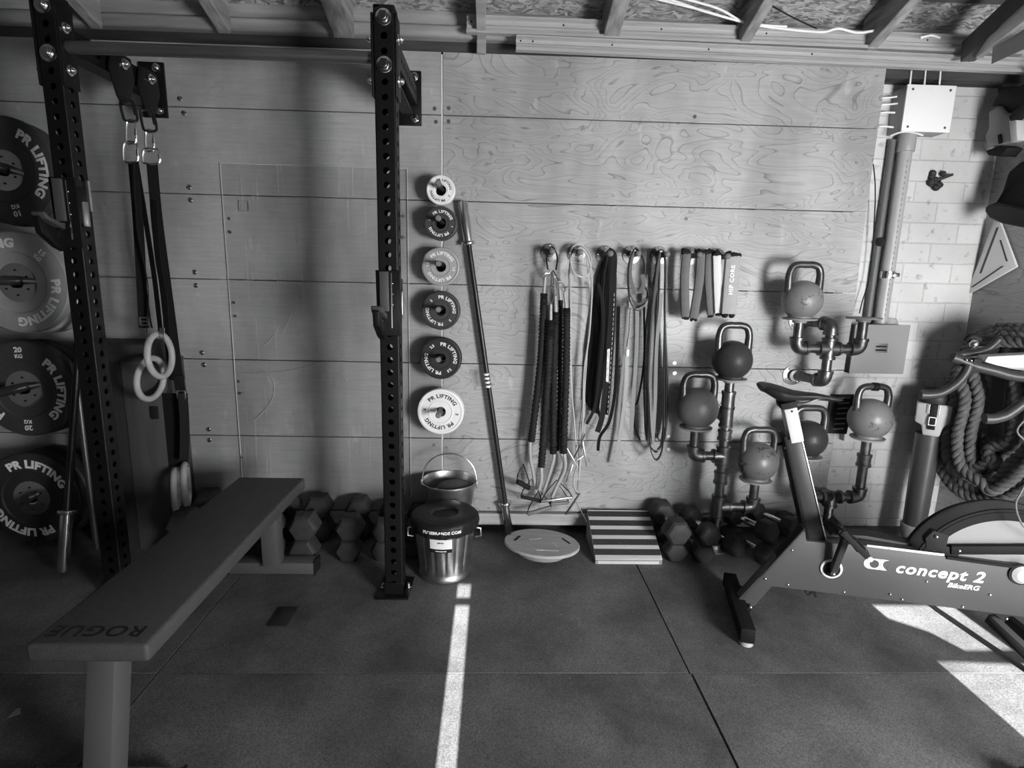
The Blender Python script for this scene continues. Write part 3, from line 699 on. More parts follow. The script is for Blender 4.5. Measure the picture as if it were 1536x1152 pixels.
def buckle(x, y, Y, s, label, par):
    c = AY(x, y, Y); m = MB(); h = s/2
    for a, b in (((-h, -h), (h, -h)), ((h, -h), (h, h)), ((h, h), (-h, h)), ((-h, h), (-h, -h)), ((-h, 0), (h, 0))):
        m.beam(c+V((a[0], 0, a[1])), c+V((b[0], 0, b[1])), .006, .006)
    return tag(m.build('strap_buckle', steel, par, bev=.001), label)
buckle(272, 592, 2.585, .035, 'square metal buckle', s7)
MB().box(AY(268, 566, 2.59), (.05, .012, .02)).build('strap_keeper', matte_black, s3, bev=.003)
buckle(216, 482, 2.465, .032, 'dark metal cam buckle', s1)
def ring(c, R, r, n, tilt, label, group='wooden gymnastic rings'):
    c = V(c); ax = V(tilt).normalized(); a, b = frame(ax)
    o = MB().tube([c+a*(math.cos(2*PI*k/48)*R)+b*(math.sin(2*PI*k/48)*R) for k in range(48)], r, 14, closed=True).build('gymnastic_ring', wood_ring)
    return tag(o, label, 'gymnastic ring', group)
ring(AY(240, 533, 2.45), .092, .0135, 48, (1, .02, .05), 'pale wooden gymnastic ring, the higher of the overlapping pair')
ring(AY(226, 568, 2.52), .092, .0135, 48, (1, -.06, -.1), 'pale wooden gymnastic ring, the lower of the overlapping pair')
MB().ribbon([AY(243, 492, 2.44), AY(243, 500, 2.435), AY(243, 510, 2.44)], .02, .004, (1, 0, 0)).build('strap_clip', steel, s2)
ring(AY(264, 736, 2.57), .098, .0145, 48, (.9, .42, 0), 'wooden gymnastic ring hanging low and edge-on, left one behind the bench')
ring(AY(279, 727, 2.60), .098, .0145, 48, (.9, .40, 0), 'wooden gymnastic ring hanging low and edge-on, right one behind the bench')

# ================================================================== CLEAR SHEET over the left plywood
a, b = AY(330, 243, 2.822), AY(611, 254, 2.822)
t = thing('clear_sheet', 'scratched clear plastic sheet screwed flat over the left plywood', 'plastic sheet', (a.x, 2.825, .2))
z1 = (a.z+b.z)/2
MB().bb(a.x, b.x, 2.821, 2.826, .2, z1).build('sheet', clear_m, t, bev=.001, seg=1)
e = MB().bb(a.x-.001, a.x+.002, 2.8195, 2.821, .2, z1).bb(b.x-.002, b.x+.001, 2.8195, 2.821, .2, z1).bb(a.x, b.x, 2.8195, 2.821, z1-.002, z1+.001)
e.build('polished_edge', mat('sheet_edge', .5, .3), t)
for (x, y) in ((344, 328), (345, 348), (351, 454), (353, 474), (358, 572), (360, 590), (363, 686), (605, 325), (605, 356), (604, 476)):
    p = AY(x, y, 2.821); MB().lathe([(.007, 0), (.0055, .003), (0, .0035)], (p.x, 2.821, p.z), (0, -1, 0), 10).build('screw', steel, t)
p = AY(366, 309, 2.821); q = MB()
for dx, dz, w, h in ((0, .022, .046, .003), (0, -.022, .046, .003), (-.022, 0, .003, .046), (.022, 0, .003, .046)): q.bb(p.x+dx-w/2, p.x+dx+w/2, 2.8195, 2.8208, p.z+dz-h/2, p.z+dz+h/2)
q.build('square_mark', mat('faint_mark', .22, .6), t)
for pts in ([(374, 548), (398, 556), (411, 576), (408, 600), (393, 620), (380, 632)], [(352, 560), (430, 556), (520, 534)], [(395, 520), (410, 505), (418, 488)], [(425, 500), (438, 470)], [(492, 556), (510, 562), (521, 572)]):
    MB().tube(spline([AY(x, y, 2.8205) for x, y in pts], 6), .0012, 4).build('scratch', mat('scratch_white', .32, .6), t)

# ================================================================== CHANGE PLATES down the plywood joint
gp = 'small change plates on the middle column of pegs'
for (py, rpx, m, kg, lab, rot, tm) in (
    (285, 21.5, white_rub, '.5', 'small white change plate, topmost of the column', .55, letter_dark), (335, 25, dark_rub, '1', 'small dark grey change plate, second from the top of the column', 0.25, letter_white),
    (400, 28.5, grey_rub, '1.5', 'mid grey change plate, third from the top of the column', .15, letter_white), (466, 29, dark_rub, '2', 'dark grey change plate, fourth from the top of the column', .8, letter_white),
    (538, 31.5, dark_rub2, '2.5', 'charcoal change plate, fifth from the top of the column', .95, letter_white), (618, 35, white_rub, '5', 'large white change plate, lowest of the column above the bucket', .15, letter_dark)):
    yf = 2.715; c = AY(661, py, yf); Z = (c-CAM).dot(FWD); R = rpx*Z/FPX; dy = .022
    for k in (1, 0):
        yy = yf+k*(dy+.002)
        t = thing('change_plate', lab if k == 0 else 'rear '+lab.split(',')[0]+' hung behind, '+lab.split(',')[1].strip(), 'weight plate', (c.x, yy+dy/2, c.z-R), gp)
        MB().lathe([(.025, .003), (R*.46, .003), (R*.48, 0), (R*.52, 0), (R*.54, .003), (R*.86, .003), (R*.9, 0), (R*.98, .002), (R, .006), (R, dy-.004), (R*.97, dy), (.025, dy)], (c.x, yy, c.z), (0, 1, 0), 48, close=True).build('rubber_disc', m, t, ang=30)
        if k == 0:
            for i in range(2):
                mb = MB(); arc_text(mb, 'PR LIFTING', (c.x, yy+.003, c.z), (0, -1, 0), (0, 0, 1), R*.70, rot+i*PI, R*.23, .03, 1.1); mb.build('lettering', tm, t, smooth=False)
                mb = MB(); arc_text(mb, kg, (c.x, yy+.003, c.z), (0, -1, 0), (0, 0, 1), R*.70, rot+PI/2+i*PI, R*.17, .03, 1.0); mb.build('lettering', tm, t, smooth=False)
    t = thing('plate_peg', 'round grey tipped peg, ' + lab.split(',')[1].strip(), 'peg', (c.x, 2.83, c.z), 'pegs carrying the change plates')
    zc = c.z+.012
    MB().cyl((c.x, 2.60, zc), (c.x, 2.828, zc), .0115, n=16).build('peg_rod', black_steel, t)
    MB().lathe([(.0, -.004), (.010, -.003), (.0135, .003), (.0135, .02)], (c.x, 2.59, zc), (0, 1, 0), 20).build('end_cap', mat('cap_grey', .2, .4, .3), t)
    MB().lathe([(.035, 0), (.035, .005), (.02, .008)], (c.x, 2.829, zc), (0, -1, 0), 20).build('wall_flange', black_steel, t)

barbell('silver sleeved barbell leaning on the plywood right of the change plates', AY(694, 302, 2.79), AY(765, 806, 2.785), .0125, .0225, .20, mat('black_shaft', .03, .35, .6))
o = bpy.data.objects
mt_ = MB()
for k, yy in enumerate((560, 566, 572, 578)): mt_.tube([AY(729.3+k*.9, yy, 2.735), AY(729.6+k*.9, yy+3, 2.735)], .0131, 12)
mt_.each('shaft_mark', letter_white, [x for x in o if x.name.startswith('barbell')][-1])

# ================================================================== PEG ROW
PEGX = [(828, 381), (868, 382), (911, 384), (951, 384), (992, 385), (1038, 386), (1078, 388)]
pegn = ['holding the sleeved resistance tubes', 'holding the skipping ropes', 'holding the black straps', 'holding the looped pale band', 'holding the long loop bands', 'holding the dark hip bands', 'holding the pale hip bands']
PEGP = []
for (x, y), l in zip(PEGX, pegn):
    c = AY(x-4, y-2, 2.83); PEGP.append(c)
    t = thing('wall_peg', 'round iron flange with a short wooden dowel, ' + l, 'wall hook', c, 'wall pegs in a row holding bands and ropes')
    f = MB().lathe([(.045, 0), (.045, .006), (.022, .008), (.02, .02), (.014, .02)], (c.x, 2.83, c.z), (0, -1, 0), 28).build('flange', pipe_m, t)
    s = MB()
    for k in range(4): a = k*PI/2; s.sphere((c.x+math.cos(a)*.034, 2.8235, c.z+math.sin(a)*.034), .005, n=10, m=6)
    s.each('flange_screw', chrome, t)
    MB().lathe([(.0, -.004), (.009, -.003), (.0135, .001), (.0135, .15)], (c.x, 2.68, c.z), (0, 1, 0), 20).build('dowel', mat('dowel_wood', .13, .5, nz=.15), t)
def PP(x, y, Y=2.74): return AY(x, y, Y)
# sleeved resistance tubes with handles
slv = mat('crinkled_black_sleeve', .014, .7, nz=.3, ns=40); tubem = mat('pale_rubber_tube', .34, .35, nz=.1)
gt = 'sleeved resistance tubes on the first peg'
TB = [  # top, mid, bottom of the sleeve, then tail points, radius, label
    ((816, 440), (811, 540), (797, 662), [(795, 668), (796, 690), (800, 710), (804, 738)], .018, 'leftmost sleeved resistance tube on the first peg', 2.73),
    ((826, 480), (822, 560), (812, 700), [(812, 706), (812, 720), (808, 735)], .018, 'sleeved resistance tube second from the left', 2.70),
    ((834, 468), (831, 560), (830, 680), [(831, 685), (826, 705), (812, 748)], .018, 'sleeved resistance tube in the middle of the bunch', 2.74),
    ((841, 450), (840, 560), (838, 676), [(846, 690), (845, 706), (829, 742)], .012, 'thin sleeved resistance tube second from the right', 2.77),
    ((850, 462), (849, 560), (845, 680), [(847, 685), (847, 705), (836, 728), (828, 746)], .018, 'rightmost sleeved resistance tube, its top end lowest', 2.70)]
TUBES = []
for k, (a, b, c, tail, r, lab, Y) in enumerate(TB):
    t = thing('resistance_tube', lab, 'resistance tube', AY(c[0], c[1], Y), gt); TUBES.append(t)
    P3 = spline([AY(a[0], a[1], Y), AY(b[0], b[1], Y), AY(c[0], c[1], Y)], 60)
    MB().tube(P3, [r*(1+.16*math.sin(i*2.1+k)+random.uniform(-.05, .05)) for i in range(len(P3))], 10).build('sleeve', slv, t, ang=80)
    MB().tube(spline([AY(c[0], c[1]-4, Y)]+[AY(x, y, Y-.01) for x, y in tail], 5), .009, 10).build('rubber_tube', tubem, t)
    top = AY(a[0], a[1], Y); hub = AY(828, 402, 2.72)
    tp = AY(a[0]+(828-a[0])*.15, a[1]-24, Y)
    MB().tube([top+V((0, 0, -.01)), tp], [.009, .007], 10).build('rubber_end', tubem, t)
    d = (hub-tp); q = tp+d*.45; s = V((.012, .004, 0))
    MB().tube(spline([tp, tp+d*.15+s, tp+d*.4+s, q, tp+d*.4-s, tp+d*.15-s], 5), .0025, 6, closed=True).build('snap_hook', steel, t)
    MB().tube([q, q+d*.45], .003, 6).build('link_rod', chrome, t)
tag(MB().ribbon(spline([PP(822, 405, 2.73), PP(820, 385, 2.73), PP(828, 370, 2.73), PP(836, 385, 2.73), PP(834, 405, 2.73)], 5), .03, .004, (0, 1, 0)).build('anchor_loop', webbing), 'black webbing loop on the first peg gathering the tube hooks', 'strap')
# handles at the bottom of the tubes
gh = 'tube handles hanging below the sleeved tubes'
for k, (p, q, r, m, lab) in enumerate((((791, 771), (826, 761), .0115, mat('foam_grey', .13, .5), 'dark cylindrical tube handle, lowest of the bunch'), ((812, 752), (858, 746), .0075, steel, 'silver tube handle lying across the bunch'),
    ((826, 756), (852, 754), .009, mat('foam_grey', .13, .5), 'short grey tube handle beside the silver one'), ((776, 722), (794, 732), .013, matte_black, 'black foam tube handle at the left of the bunch'), ((782, 745), (812, 752), .009, matte_black, 'black tube handle behind the lowest one'))):
    t = TUBES[(2, 3, 4, 0, 1)[k]]; a, b = AY(p[0], p[1], 2.70), AY(q[0], q[1], 2.72)
    MB().cyl(a, b, r, n=14).build('handle_grip', m, t, bev=.001)
    u = (b-a).normalized(); up_ = AY((p[0]+q[0])/2, min(p[1], q[1])-26, 2.72)
    MB().tube([a-u*.003, a+(up_-a)*.35-u*.01, up_, b+(up_-b)*.35+u*.01, b+u*.003], .003, 6).build('handle_webbing', webbing, t)
# skipping ropes
gs = 'skipping ropes on the second peg'
cable = mat('pale_cable', .45, .4)
ROPES = []
for k, (pts, r, m, lab) in enumerate((
    ([(866, 702, 2.74), (862, 640, 2.745), (856, 560, 2.74), (856, 430, 2.73), (855, 395, 2.73), (863, 376, 2.72), (874, 374, 2.72), (884, 392, 2.73), (888, 430, 2.74), (884, 500, 2.74), (876, 560, 2.745), (874, 640, 2.74), (868, 720, 2.73)], .0045, cable, 'pale skipping rope draped over the second peg'),
    ([(860, 648, 2.75), (857, 560, 2.75), (853, 430, 2.74), (855, 400, 2.74), (868, 372, 2.73), (879, 380, 2.73), (882, 410, 2.74), (885, 450, 2.75), (880, 540, 2.75), (877, 590, 2.75), (877, 660, 2.75)], .0035, cable, 'thinner pale skipping rope, its strands just inside the other pale one'),
    ([(880, 560, 2.76), (869, 640, 2.76), (868, 700, 2.76), (866, 735, 2.75)], .0015, matte_black, 'very thin dark skipping rope hanging beside the pale ones'))):
    t = thing('skipping_rope', lab, 'skipping rope', AY(pts[0][0], pts[0][1], 2.74), gs); ROPES.append(t)
    MB().tube(spline([AY(*p) for p in pts], 8), r, 6).build('cable', m, t)
MB().tube(spline([AY(858, 372, 2.75), AY(856, 395, 2.72), AY(862, 410, 2.70), AY(874, 415, 2.70), AY(884, 408, 2.72), AY(886, 385, 2.75), AY(872, 368, 2.77)], 6, True), .004, 8, closed=True).build('cable_coil', cable, ROPES[0])
for k, (a, b, r, q) in enumerate((((848, 668), (866, 700), .004, 1), ((879, 650), (861, 687), .0045, 0), ((874, 662), (880, 699), .0045, 1), ((859, 697), (850, 722), .006, 0), ((870, 740), (848, 772), .0055, 2), ((862, 748), (880, 783), .004, 2), ((876, 683), (864, 692), .004, 2))):
    MB().cyl(AY(a[0], a[1], 2.72), AY(b[0], b[1], 2.71), r, n=10).build('rope_handle', pipe_m if k in (1, 4, 5) else steel, ROPES[q], bev=.001)
MB().tube(spline([AY(868, 690, 2.75), AY(860, 720, 2.75), AY(864, 738, 2.75), AY(869, 742, 2.74)], 6), .005, 8).build('rubber_tail', tubem, TUBES[4])
# black straps on peg 3
gb = 'black straps and bands on the third peg'
def band(pts, w, t, m, lab, wd=(1, -.3, 0), name='resistance_band', cat='resistance band', grp=gb, n=6):
    return tag(MB().ribbon(spline([AY(*p) for p in pts], n), w, t, wd).build(name, m, ang=60), lab, cat, grp)
blkband = mat('black_latex', .008, .5); gband = mat('grey_latex', .08, .5); lband = mat('pale_latex', .26, .5); mband = mat('dark_latex', .025, .45)
P3_ = PEGP[2]
m = MB().prism([AY(900, 400, 2.795), AY(912, 378, 2.795), AY(922, 390, 2.795), AY(917, 480, 2.795), AY(908, 560, 2.795), AY(897, 622, 2.795), AY(888, 616, 2.795), AY(876, 600, 2.795), AY(880, 520, 2.795), AY(892, 440, 2.795)], (0, .028, 0))
tag(m.build('weight_belt', mat('black_neoprene', .004, .8), bev=.006), 'wide black lifting belt hanging doubled at the left of the third peg', 'belt', gb)
band([(903, 632, 2.74), (896, 600, 2.74), (906, 500, 2.745), (903, 440, 2.745), (908, 395, 2.74), (913, 376, 2.73), (921, 392, 2.735), (922, 440, 2.74), (917, 540, 2.745), (910, 622, 2.745)], .022, .005, blkband, 'black strap looped over the third peg, inner one', wd=(.4, -1, 0))
band([(880, 636, 2.72), (893, 608, 2.72), (899, 560, 2.72), (905, 500, 2.72), (903, 450, 2.725), (897, 425, 2.73)], .015, .004, mband, 'dark strap with a frayed end curving down left of the third peg', wd=(.8, -.5, 0))
chs = band([(896, 648, 2.70), (904, 620, 2.70), (910, 560, 2.70), (917, 480, 2.705), (919, 430, 2.71), (921, 385, 2.72), (912, 375, 2.725)], .028, .004, mat('charcoal_webbing', .016, .7), 'charcoal strap with white stitching and label on the third peg')
band([(897, 676, 2.72), (900, 655, 2.72), (914, 632, 2.72), (922, 590, 2.72), (926, 520, 2.73), (928, 460, 2.735)], .016, .004, mat('charcoal_webbing', .016, .7), 'charcoal strap tail ending lowest below the third peg', wd=(1, -.8, 0))
st = MB()
for k in range(26):
    y = 440+k*7.3; x = 921.5-(k/26)**1.3*11; st.beam(AY(x, y, 2.695), AY(x-.4, y+4.4, 2.695), .002, .0015)
st.build('white_stitching', letter_white, chs)
MB().prism([AY(911, 524, 2.693), AY(915, 523, 2.693), AY(913, 574, 2.693), AY(909, 572, 2.693)], (0, .002, 0)).build('woven_label', mat('woven_label', .6, .6, nz=.3, ns=60), chs)
# peg 4
g4 = 'pale and grey bands on the fourth peg'
band([(953, 372, 2.72), (962, 382, 2.71), (967, 400, 2.71), (966, 425, 2.71), (972, 440, 2.71), (968, 452, 2.70), (957, 466, 2.69), (947, 455, 2.70), (943, 435, 2.71), (943, 400, 2.71), (948, 380, 2.71), (953, 372, 2.72)], .03, .003, mband, 'dark band coiled in an oval on the fourth peg', wd=(0, 1, 0), grp=g4, n=8)
band([(949, 378, 2.70), (945, 410, 2.70), (952, 436, 2.69), (960, 437, 2.69), (966, 425, 2.695), (963, 412, 2.70)], .02, .003, lband, 'pale band looped inside the oval coil of the fourth peg', wd=(.8, -.7, 0), grp=g4, n=8)
band([(943, 440, 2.70), (950, 452, 2.69), (960, 456, 2.685), (970, 448, 2.69)], .012, .004, gband, 'grey band wrapped around the bottom of the oval coil', wd=(0, .4, 1), grp=g4)
band([(945, 446, 2.69), (952, 463, 2.685), (962, 462, 2.68), (971, 452, 2.69)], .008, .004, lband, 'thin pale band wrapped lowest around the oval coil', wd=(0, .4, 1), grp=g4)
band([(956, 450, 2.72), (955, 520, 2.725), (950, 600, 2.73), (946, 660, 2.73)], .019, .003, lband, 'pale band hanging straight below the oval coil', grp=g4)
band([(942, 448, 2.74), (938, 520, 2.74), (931, 590, 2.75), (926, 650, 2.75)], .013, .003, lband, 'pale band hanging left of the white toggle', grp=g4)
band([(940, 460, 2.76), (940, 560, 2.76), (932, 640, 2.77), (922, 696, 2.77)], .018, .002, mat('translucent_band', .28, .5), 'thin pale translucent strap ending just above the plywood edge', grp=g4, wd=(1, 0, 0))
band([(966, 460, 2.74), (966, 540, 2.74), (957, 600, 2.745), (950, 610, 2.745), (952, 640, 2.745), (960, 660, 2.745)], .010, .004, blkband, 'dark wavy band right of the pale hanging one', grp=g4, wd=(.6, -1, 0))
t = thing('white_toggle', 'small bright white toggle hanging on a black cord below the fourth peg', 'toggle', AY(940.5, 535, 2.70))
MB().tube([AY(945, 462, 2.715), AY(943, 500, 2.71), AY(940, 520, 2.71)], .002, 6).build('cord', matte_black, t)
MB().lathe([(0, 0), (.009, .004), (.010, .03), (.007, .036), (0, .037)], AY(940.5, 535, 2.70), (0, 0, 1), 14).build('toggle_body', white_pl, t)
# peg 5: long loop bands
g5 = 'long loop bands on the fifth peg'
def loop(xl, xr, yb, Y, w, m, lab, sh=0):
    xm = (xl+xr)/2
    pts = [(992-3, 376, Y-.02), (989-4, 400, Y), (xl+5, 470, Y), (xl, 560, Y), (xl+1, 620, Y), (xl+3, yb-22, Y), (xm-3, yb-3, Y), (xm+4, yb-3, Y), (xr-2, yb-22, Y), (xr, 620, Y), (xr, 560, Y), (997+sh, 470, Y), (998, 400, Y), (995, 376, Y-.02), (992-3, 376, Y-.02)]
    return band(pts, w, .0045, m, lab, wd=(.15, 1, .0), grp=g5, n=8)
loop(966, 999, 678, 2.75, .03, mband, 'wide dark loop band, outermost left of the fifth peg')
loop(972, 996, 690, 2.70, .022, mat('black_loop', .012, .4), 'black loop band reaching lowest below the fifth peg')
loop(975, 995, 676, 2.72, .014, lband, 'pale loop band inside the black ones of the fifth peg')
loop(980, 1001, 662, 2.77, .045, gband, 'wide grey loop band at the right of the fifth peg')
band([(990, 378, 2.69), (984, 430, 2.69), (976, 500, 2.70), (972, 580, 2.71), (970, 660, 2.72)], .012, .004, gband, 'grey band strand leaning down left from the fifth peg', grp=g5)
band([(992, 440, 2.69), (990, 470, 2.69), (985, 520, 2.70), (983, 600, 2.71), (979, 664, 2.72)], .016, .003, lband, 'pale band strand in the middle of the fifth peg', grp=g5)
# pegs 6 and 7: rolled hip bands
def pad(pts, r, m, lab, txt=None, flat=1, grp=''):
    t = thing('hip_band', lab, 'hip band', AY(*pts[-1]), grp)
    P = spline([AY(*p) for p in pts], 6)
    MB().ribbon(P, r*2, r*1.15, (1, -.15, 0)).build('padded_sleeve', m, t, bev=.004)
    P0, P1 = P[0], P[-1]
    q = MB()
    for i in range(9): q.sphere(P0+V((random.uniform(-r*1.0, r*1.0), random.uniform(-.01, .025), random.uniform(.0, .016))), random.uniform(.008, .013), n=8, m=5)
    q.build('bunched_elastic', matte_black, t)
    for e, s in ((P0, 1), (P1, -1)):
        q = MB()
        for k in range(8):
            a = random.uniform(0, 6.28); q.sphere(e+V((math.cos(a)*r*.6, -r*.25*abs(math.sin(a)), s*random.uniform(0, .006))), r*.42, n=8, m=5)
        q.build('gathered_end', matte_black, t)
    if txt:
        mid = P[len(P)//2]; d = (P1-P0).normalized()
        mb = MB(); flat_text(mb, txt, mid+V((.006, -r*.62, 0)), -d, V((-1, 0, 0)), .028, .02, 1.15, lift=.0005); mb.build('lettering', letter_white, t, smooth=False)
    return t
g6 = 'padded hip bands on the right two pegs'
foam = mat('foam_mid_grey', .085, .6, nz=.1, ns=30); foam2 = mat('foam_light_grey', .30, .6, nz=.06, ns=30)
pad([(1030, 380, 2.72), (1027, 420, 2.72), (1028, 476, 2.72)], .020, foam, 'dark grey padded hip band, left half on the sixth peg', grp=g6)
pad([(1051, 380, 2.71), (1049, 420, 2.71), (1040, 478, 2.71)], .020, foam, 'dark grey padded hip band, right half on the sixth peg', grp=g6)
pad([(1064, 380, 2.74), (1062, 420, 2.74), (1066, 473, 2.74)], .016, foam, 'dark grey padded hip band, leftmost on the seventh peg', grp=g6)
pad([(1075, 383, 2.72), (1076, 420, 2.72), (1078, 470, 2.72)], .019, mat('foam_cream', .6, .6), 'pale cream padded hip band, narrow, on the seventh peg', grp=g6)
pad([(1099, 384, 2.70), (1096, 420, 2.70), (1092, 471, 2.70)], .033, foam2, 'light grey padded hip band with white letters on the seventh peg', 'HIP CORE', grp=g6)
# ================================================================== BUCKETS
def ribbed(prof_fn, n=96, rib=.0025, k=18):
    pass
c = AZ(666, 873, 0); cx, cyy = -.213, 2.412
t = thing('metal_bin', 'galvanised steel bin with a black cover beside the middle rack post', 'bin', (cx, cyy, 0))
H = .285; rb, rt = .114, .140
m = MB(); n = 120; vs = []; fs = []
PR = [(rb-.004, 0), (rb+.004, .004), (rb+.006, .02), (rb+.001, .028)] + [(rb+(rt-rb)*z, .028+z*(H-.05)) for z in (.05, .12, .2, .4, .6, .8, .9, .96)] + [(rt+.004, H-.018), (rt+.004, H-.008), (rt, H), (rt-.006, H), (rt-.01, H-.03), (rb-.008, .03), (0.0001, .03)]
for i, (r, z) in enumerate(PR):
    for k in range(n):
        a = 2*PI*k/n; rib = .006*max(0, math.sin(a*16))**4 if 5 <= i <= 10 else 0
        vs.append((cx+math.cos(a)*(r-rib), cyy+math.sin(a)*(r-rib), z))
for i in range(len(PR)-1):
    for k in range(n): fs.append((i*n+k, i*n+(k+1) % n, (i+1)*n+(k+1) % n, (i+1)*n+k))
fs.append(tuple(range(n))[::-1]); m.add(vs, fs); m.build('bin_body', galv, t, ang=50)
# cover: puffy black fabric lid with a recess
m = MB(); vs = []; fs = []; n = 90
PR = [(rt+.010, H-.052), (rt+.015, H-.03), (rt+.014, H-.006), (rt+.008, H+.006), (rt-.008, H+.012), (.1, H+.013), (.066, H+.012), (.06, H+.010), (.056, H+.0), (.03, H-.002), (.0001, H-.002)]
for i, (r, z) in enumerate(PR):
    for k in range(n):
        a = 2*PI*k/n; wv = (math.sin(a*31)*.004+math.sin(a*19+1)*.003)*(1 if i == 0 else .6 if i == 1 else .1 if i < 5 else 0); vs.append((cx+math.cos(a)*(r+wv), cyy+math.sin(a)*(r+wv), z+(math.sin(a*13)*.002+wv*.8)*(i < 3)+.003*math.sin(3*a+i)*(i in (3, 4, 5))))
for i in range(len(PR)-1):
    for k in range(n): fs.append((i*n+k, i*n+(k+1) % n, (i+1)*n+(k+1) % n, (i+1)*n+k))
m.add(vs, fs); cov = m.build('fabric_cover', mat('cover_black', .012, .5, bump=.2, bs=30), t, ang=60)
mb = MB(); vsx, fsx = glyphs('PUREBRANDS.COM', .0185, .0008, 1.1, .5)
mb.add([(cx+math.sin(v.x/(rt+.015))*(rt+.0155+(.001 if v.z > 0 else 0)), cyy-math.cos(v.x/(rt+.015))*(rt+.0155+(.001 if v.z > 0 else 0)), H-.028+v.y*.95) for v in vsx], fsx); mb.build('lettering', letter_white, cov, smooth=False)
# label and ears
def bent(a0, a1, z0, z1, lift, mt, name, par, rr):
    m = MB(); vs = []; fs = []; N = 12
    for k in range(N+1):
        a = a0+(a1-a0)*k/N
        for z, zz in ((z0, 0), (z1, 1)):
            r = rr(z)+lift; vs += [(cx+math.sin(a)*r, cyy-math.cos(a)*r, z)]
    for k in range(N): fs.append((2*k, 2*k+2, 2*k+3, 2*k+1))
    m.add(vs, fs); return m.build(name, mt, par)
rr = lambda z: rb+(rt-rb)*(z-.028)/(H-.05)
lb = bent(-.40, .32, H-.106, H-.060, .0042, white_pl, 'paper_label', t, rr)
bent(-.41, .33, H-.124, H-.1055, .0042, matte_black, 'label_band', t, rr)
bent(-.22, .14, H-.118, H-.114, .0052, white_pl, 'label_line', t, rr)
bent(-.15, -.04, H-.078, H-.071, .0052, mat('print_grey', .12, .6), 'label_print', t, rr)
bent(-.03, .05, H-.078, H-.072, .0052, mat('print_grey', .12, .6), 'label_print', t, rr)
for s in (-1, 1):
    x = cx+s*(rt+.004)
    MB().tube([(x, cyy-.02, H-.055), (x+s*.02, cyy-.02, H-.058), (x+s*.022, cyy-.02, H-.095), (x-s*.004, cyy-.02, H-.10)], .004, 8).build('side_handle', steel, t)
# bucket behind
bx, by = -.215, 2.686; H2 = .345
t = thing('galvanised_bucket', 'open galvanised bucket with a raised wire handle behind the covered bin', 'bucket', (bx, by, 0))
MB().lathe([(.082, 0), (.084, .01), (.133, H2-.01), (.141, H2-.004), (.141, H2+.003), (.136, H2+.002), (.132, H2-.02), (.080, .012), (.0001, .012)], (bx, by, 0), (0, 0, 1), 60, sx=1).build('bucket_body', galv, t)
P = [V((bx-.135*math.cos(PI*k/20), by-.0+.012*math.sin(PI*k/20), H2-.015+.15*math.sin(PI*k/20)**.8)) for k in range(21)]
MB().tube(P, .0035, 8).build('wire_handle', galv, t)
for s in (-1, 1): MB().box((bx+s*.137, by, H2-.02), (.008, .03, .035)).build('handle_ear', galv, t, bev=.002)
q = MB().sphere((bx+.03, by-.01, H2-.035), .085, (1.05, .9, .42)); tag(q.build('cloth_roll', mat('grey_cloth', .08, .8, nz=.2)), 'dark grey cloth bundle lying in the open bucket', 'cloth')
tag(MB().sphere((bx-.06, by-.03, H2-.055), .035, (1, 1, .6)).build('chalk_ball', mat('dull_grey_cloth', .2, .8)), 'small grey ball in the open bucket', 'ball')

# ================================================================== BALANCE BOARD
c = AZ(815, 822, .07); c = V((.262, 2.60, 0))
t = thing('balance_board', 'round pale wooden balance board tilted on the floor below the hanging tubes', 'balance board', c)
ax = V((.05, .10, 1)).normalized(); cc = AZ(813, 815, .085)
bw = mat('board_wood', .36, .5, nz=.15, ns=5, stretch=(1, 8, 1))
MB().lathe([(0, -.008), (.178, -.008), (.182, -.004), (.182, .004), (.178, .008), (0, .008)], cc, ax, 64).build('deck', bw, t)
MB().lathe([(0, -.074), (.06, -.068), (.115, -.048), (.15, -.0085), (0, -.008)], cc, ax, 40).build('rocker', mat('rocker_plastic', .5, .4), t)
ex = V((1, 0, 0)); ex = (ex-ax*ex.dot(ax)).normalized(); ey = ax.cross(ex)
m = MB()
for s in (-1, 1):
    for (x0, y0, x1, y1, w) in ((.105, .06, .135, -.005, .011),):
        m.beam(cc+ex*s*x0+ey*y0+ax*.0085, cc+ex*s*x1+ey*y1+ax*.0085, w, .002, ax)
m.tube([cc+ax*.0088+ex*(-.128+.03*math.cos(a))+ey*(.06+.06*math.sin(a)) for a in [1.9+i*.1 for i in range(12)]], .0055, 6)
m.each('hand_slot', matte_black, t)
mb = MB(); mb.beam(cc+ex*-.035+ey*-.105+ax*.0085, cc+ex*.07+ey*-.105+ax*.0085, .012, .001, ax)
mb.beam(cc+ex*-.04+ey*-.10+ax*.0085, cc+ex*-.075+ey*-.03+ax*.0085, .0025, .001, ax); mb.beam(cc+ex*-.06+ey*.02+ax*.0085, cc+ex*.0+ey*.045+ax*.0085, .004, .001, ax); mb.beam(cc+ex*.05+ey*.0+ax*.0085, cc+ex*.07+ey*-.06+ax*.0085, .003, .001, ax)
mb.each('pale_print', mat('print_pale', .6, .5), t)

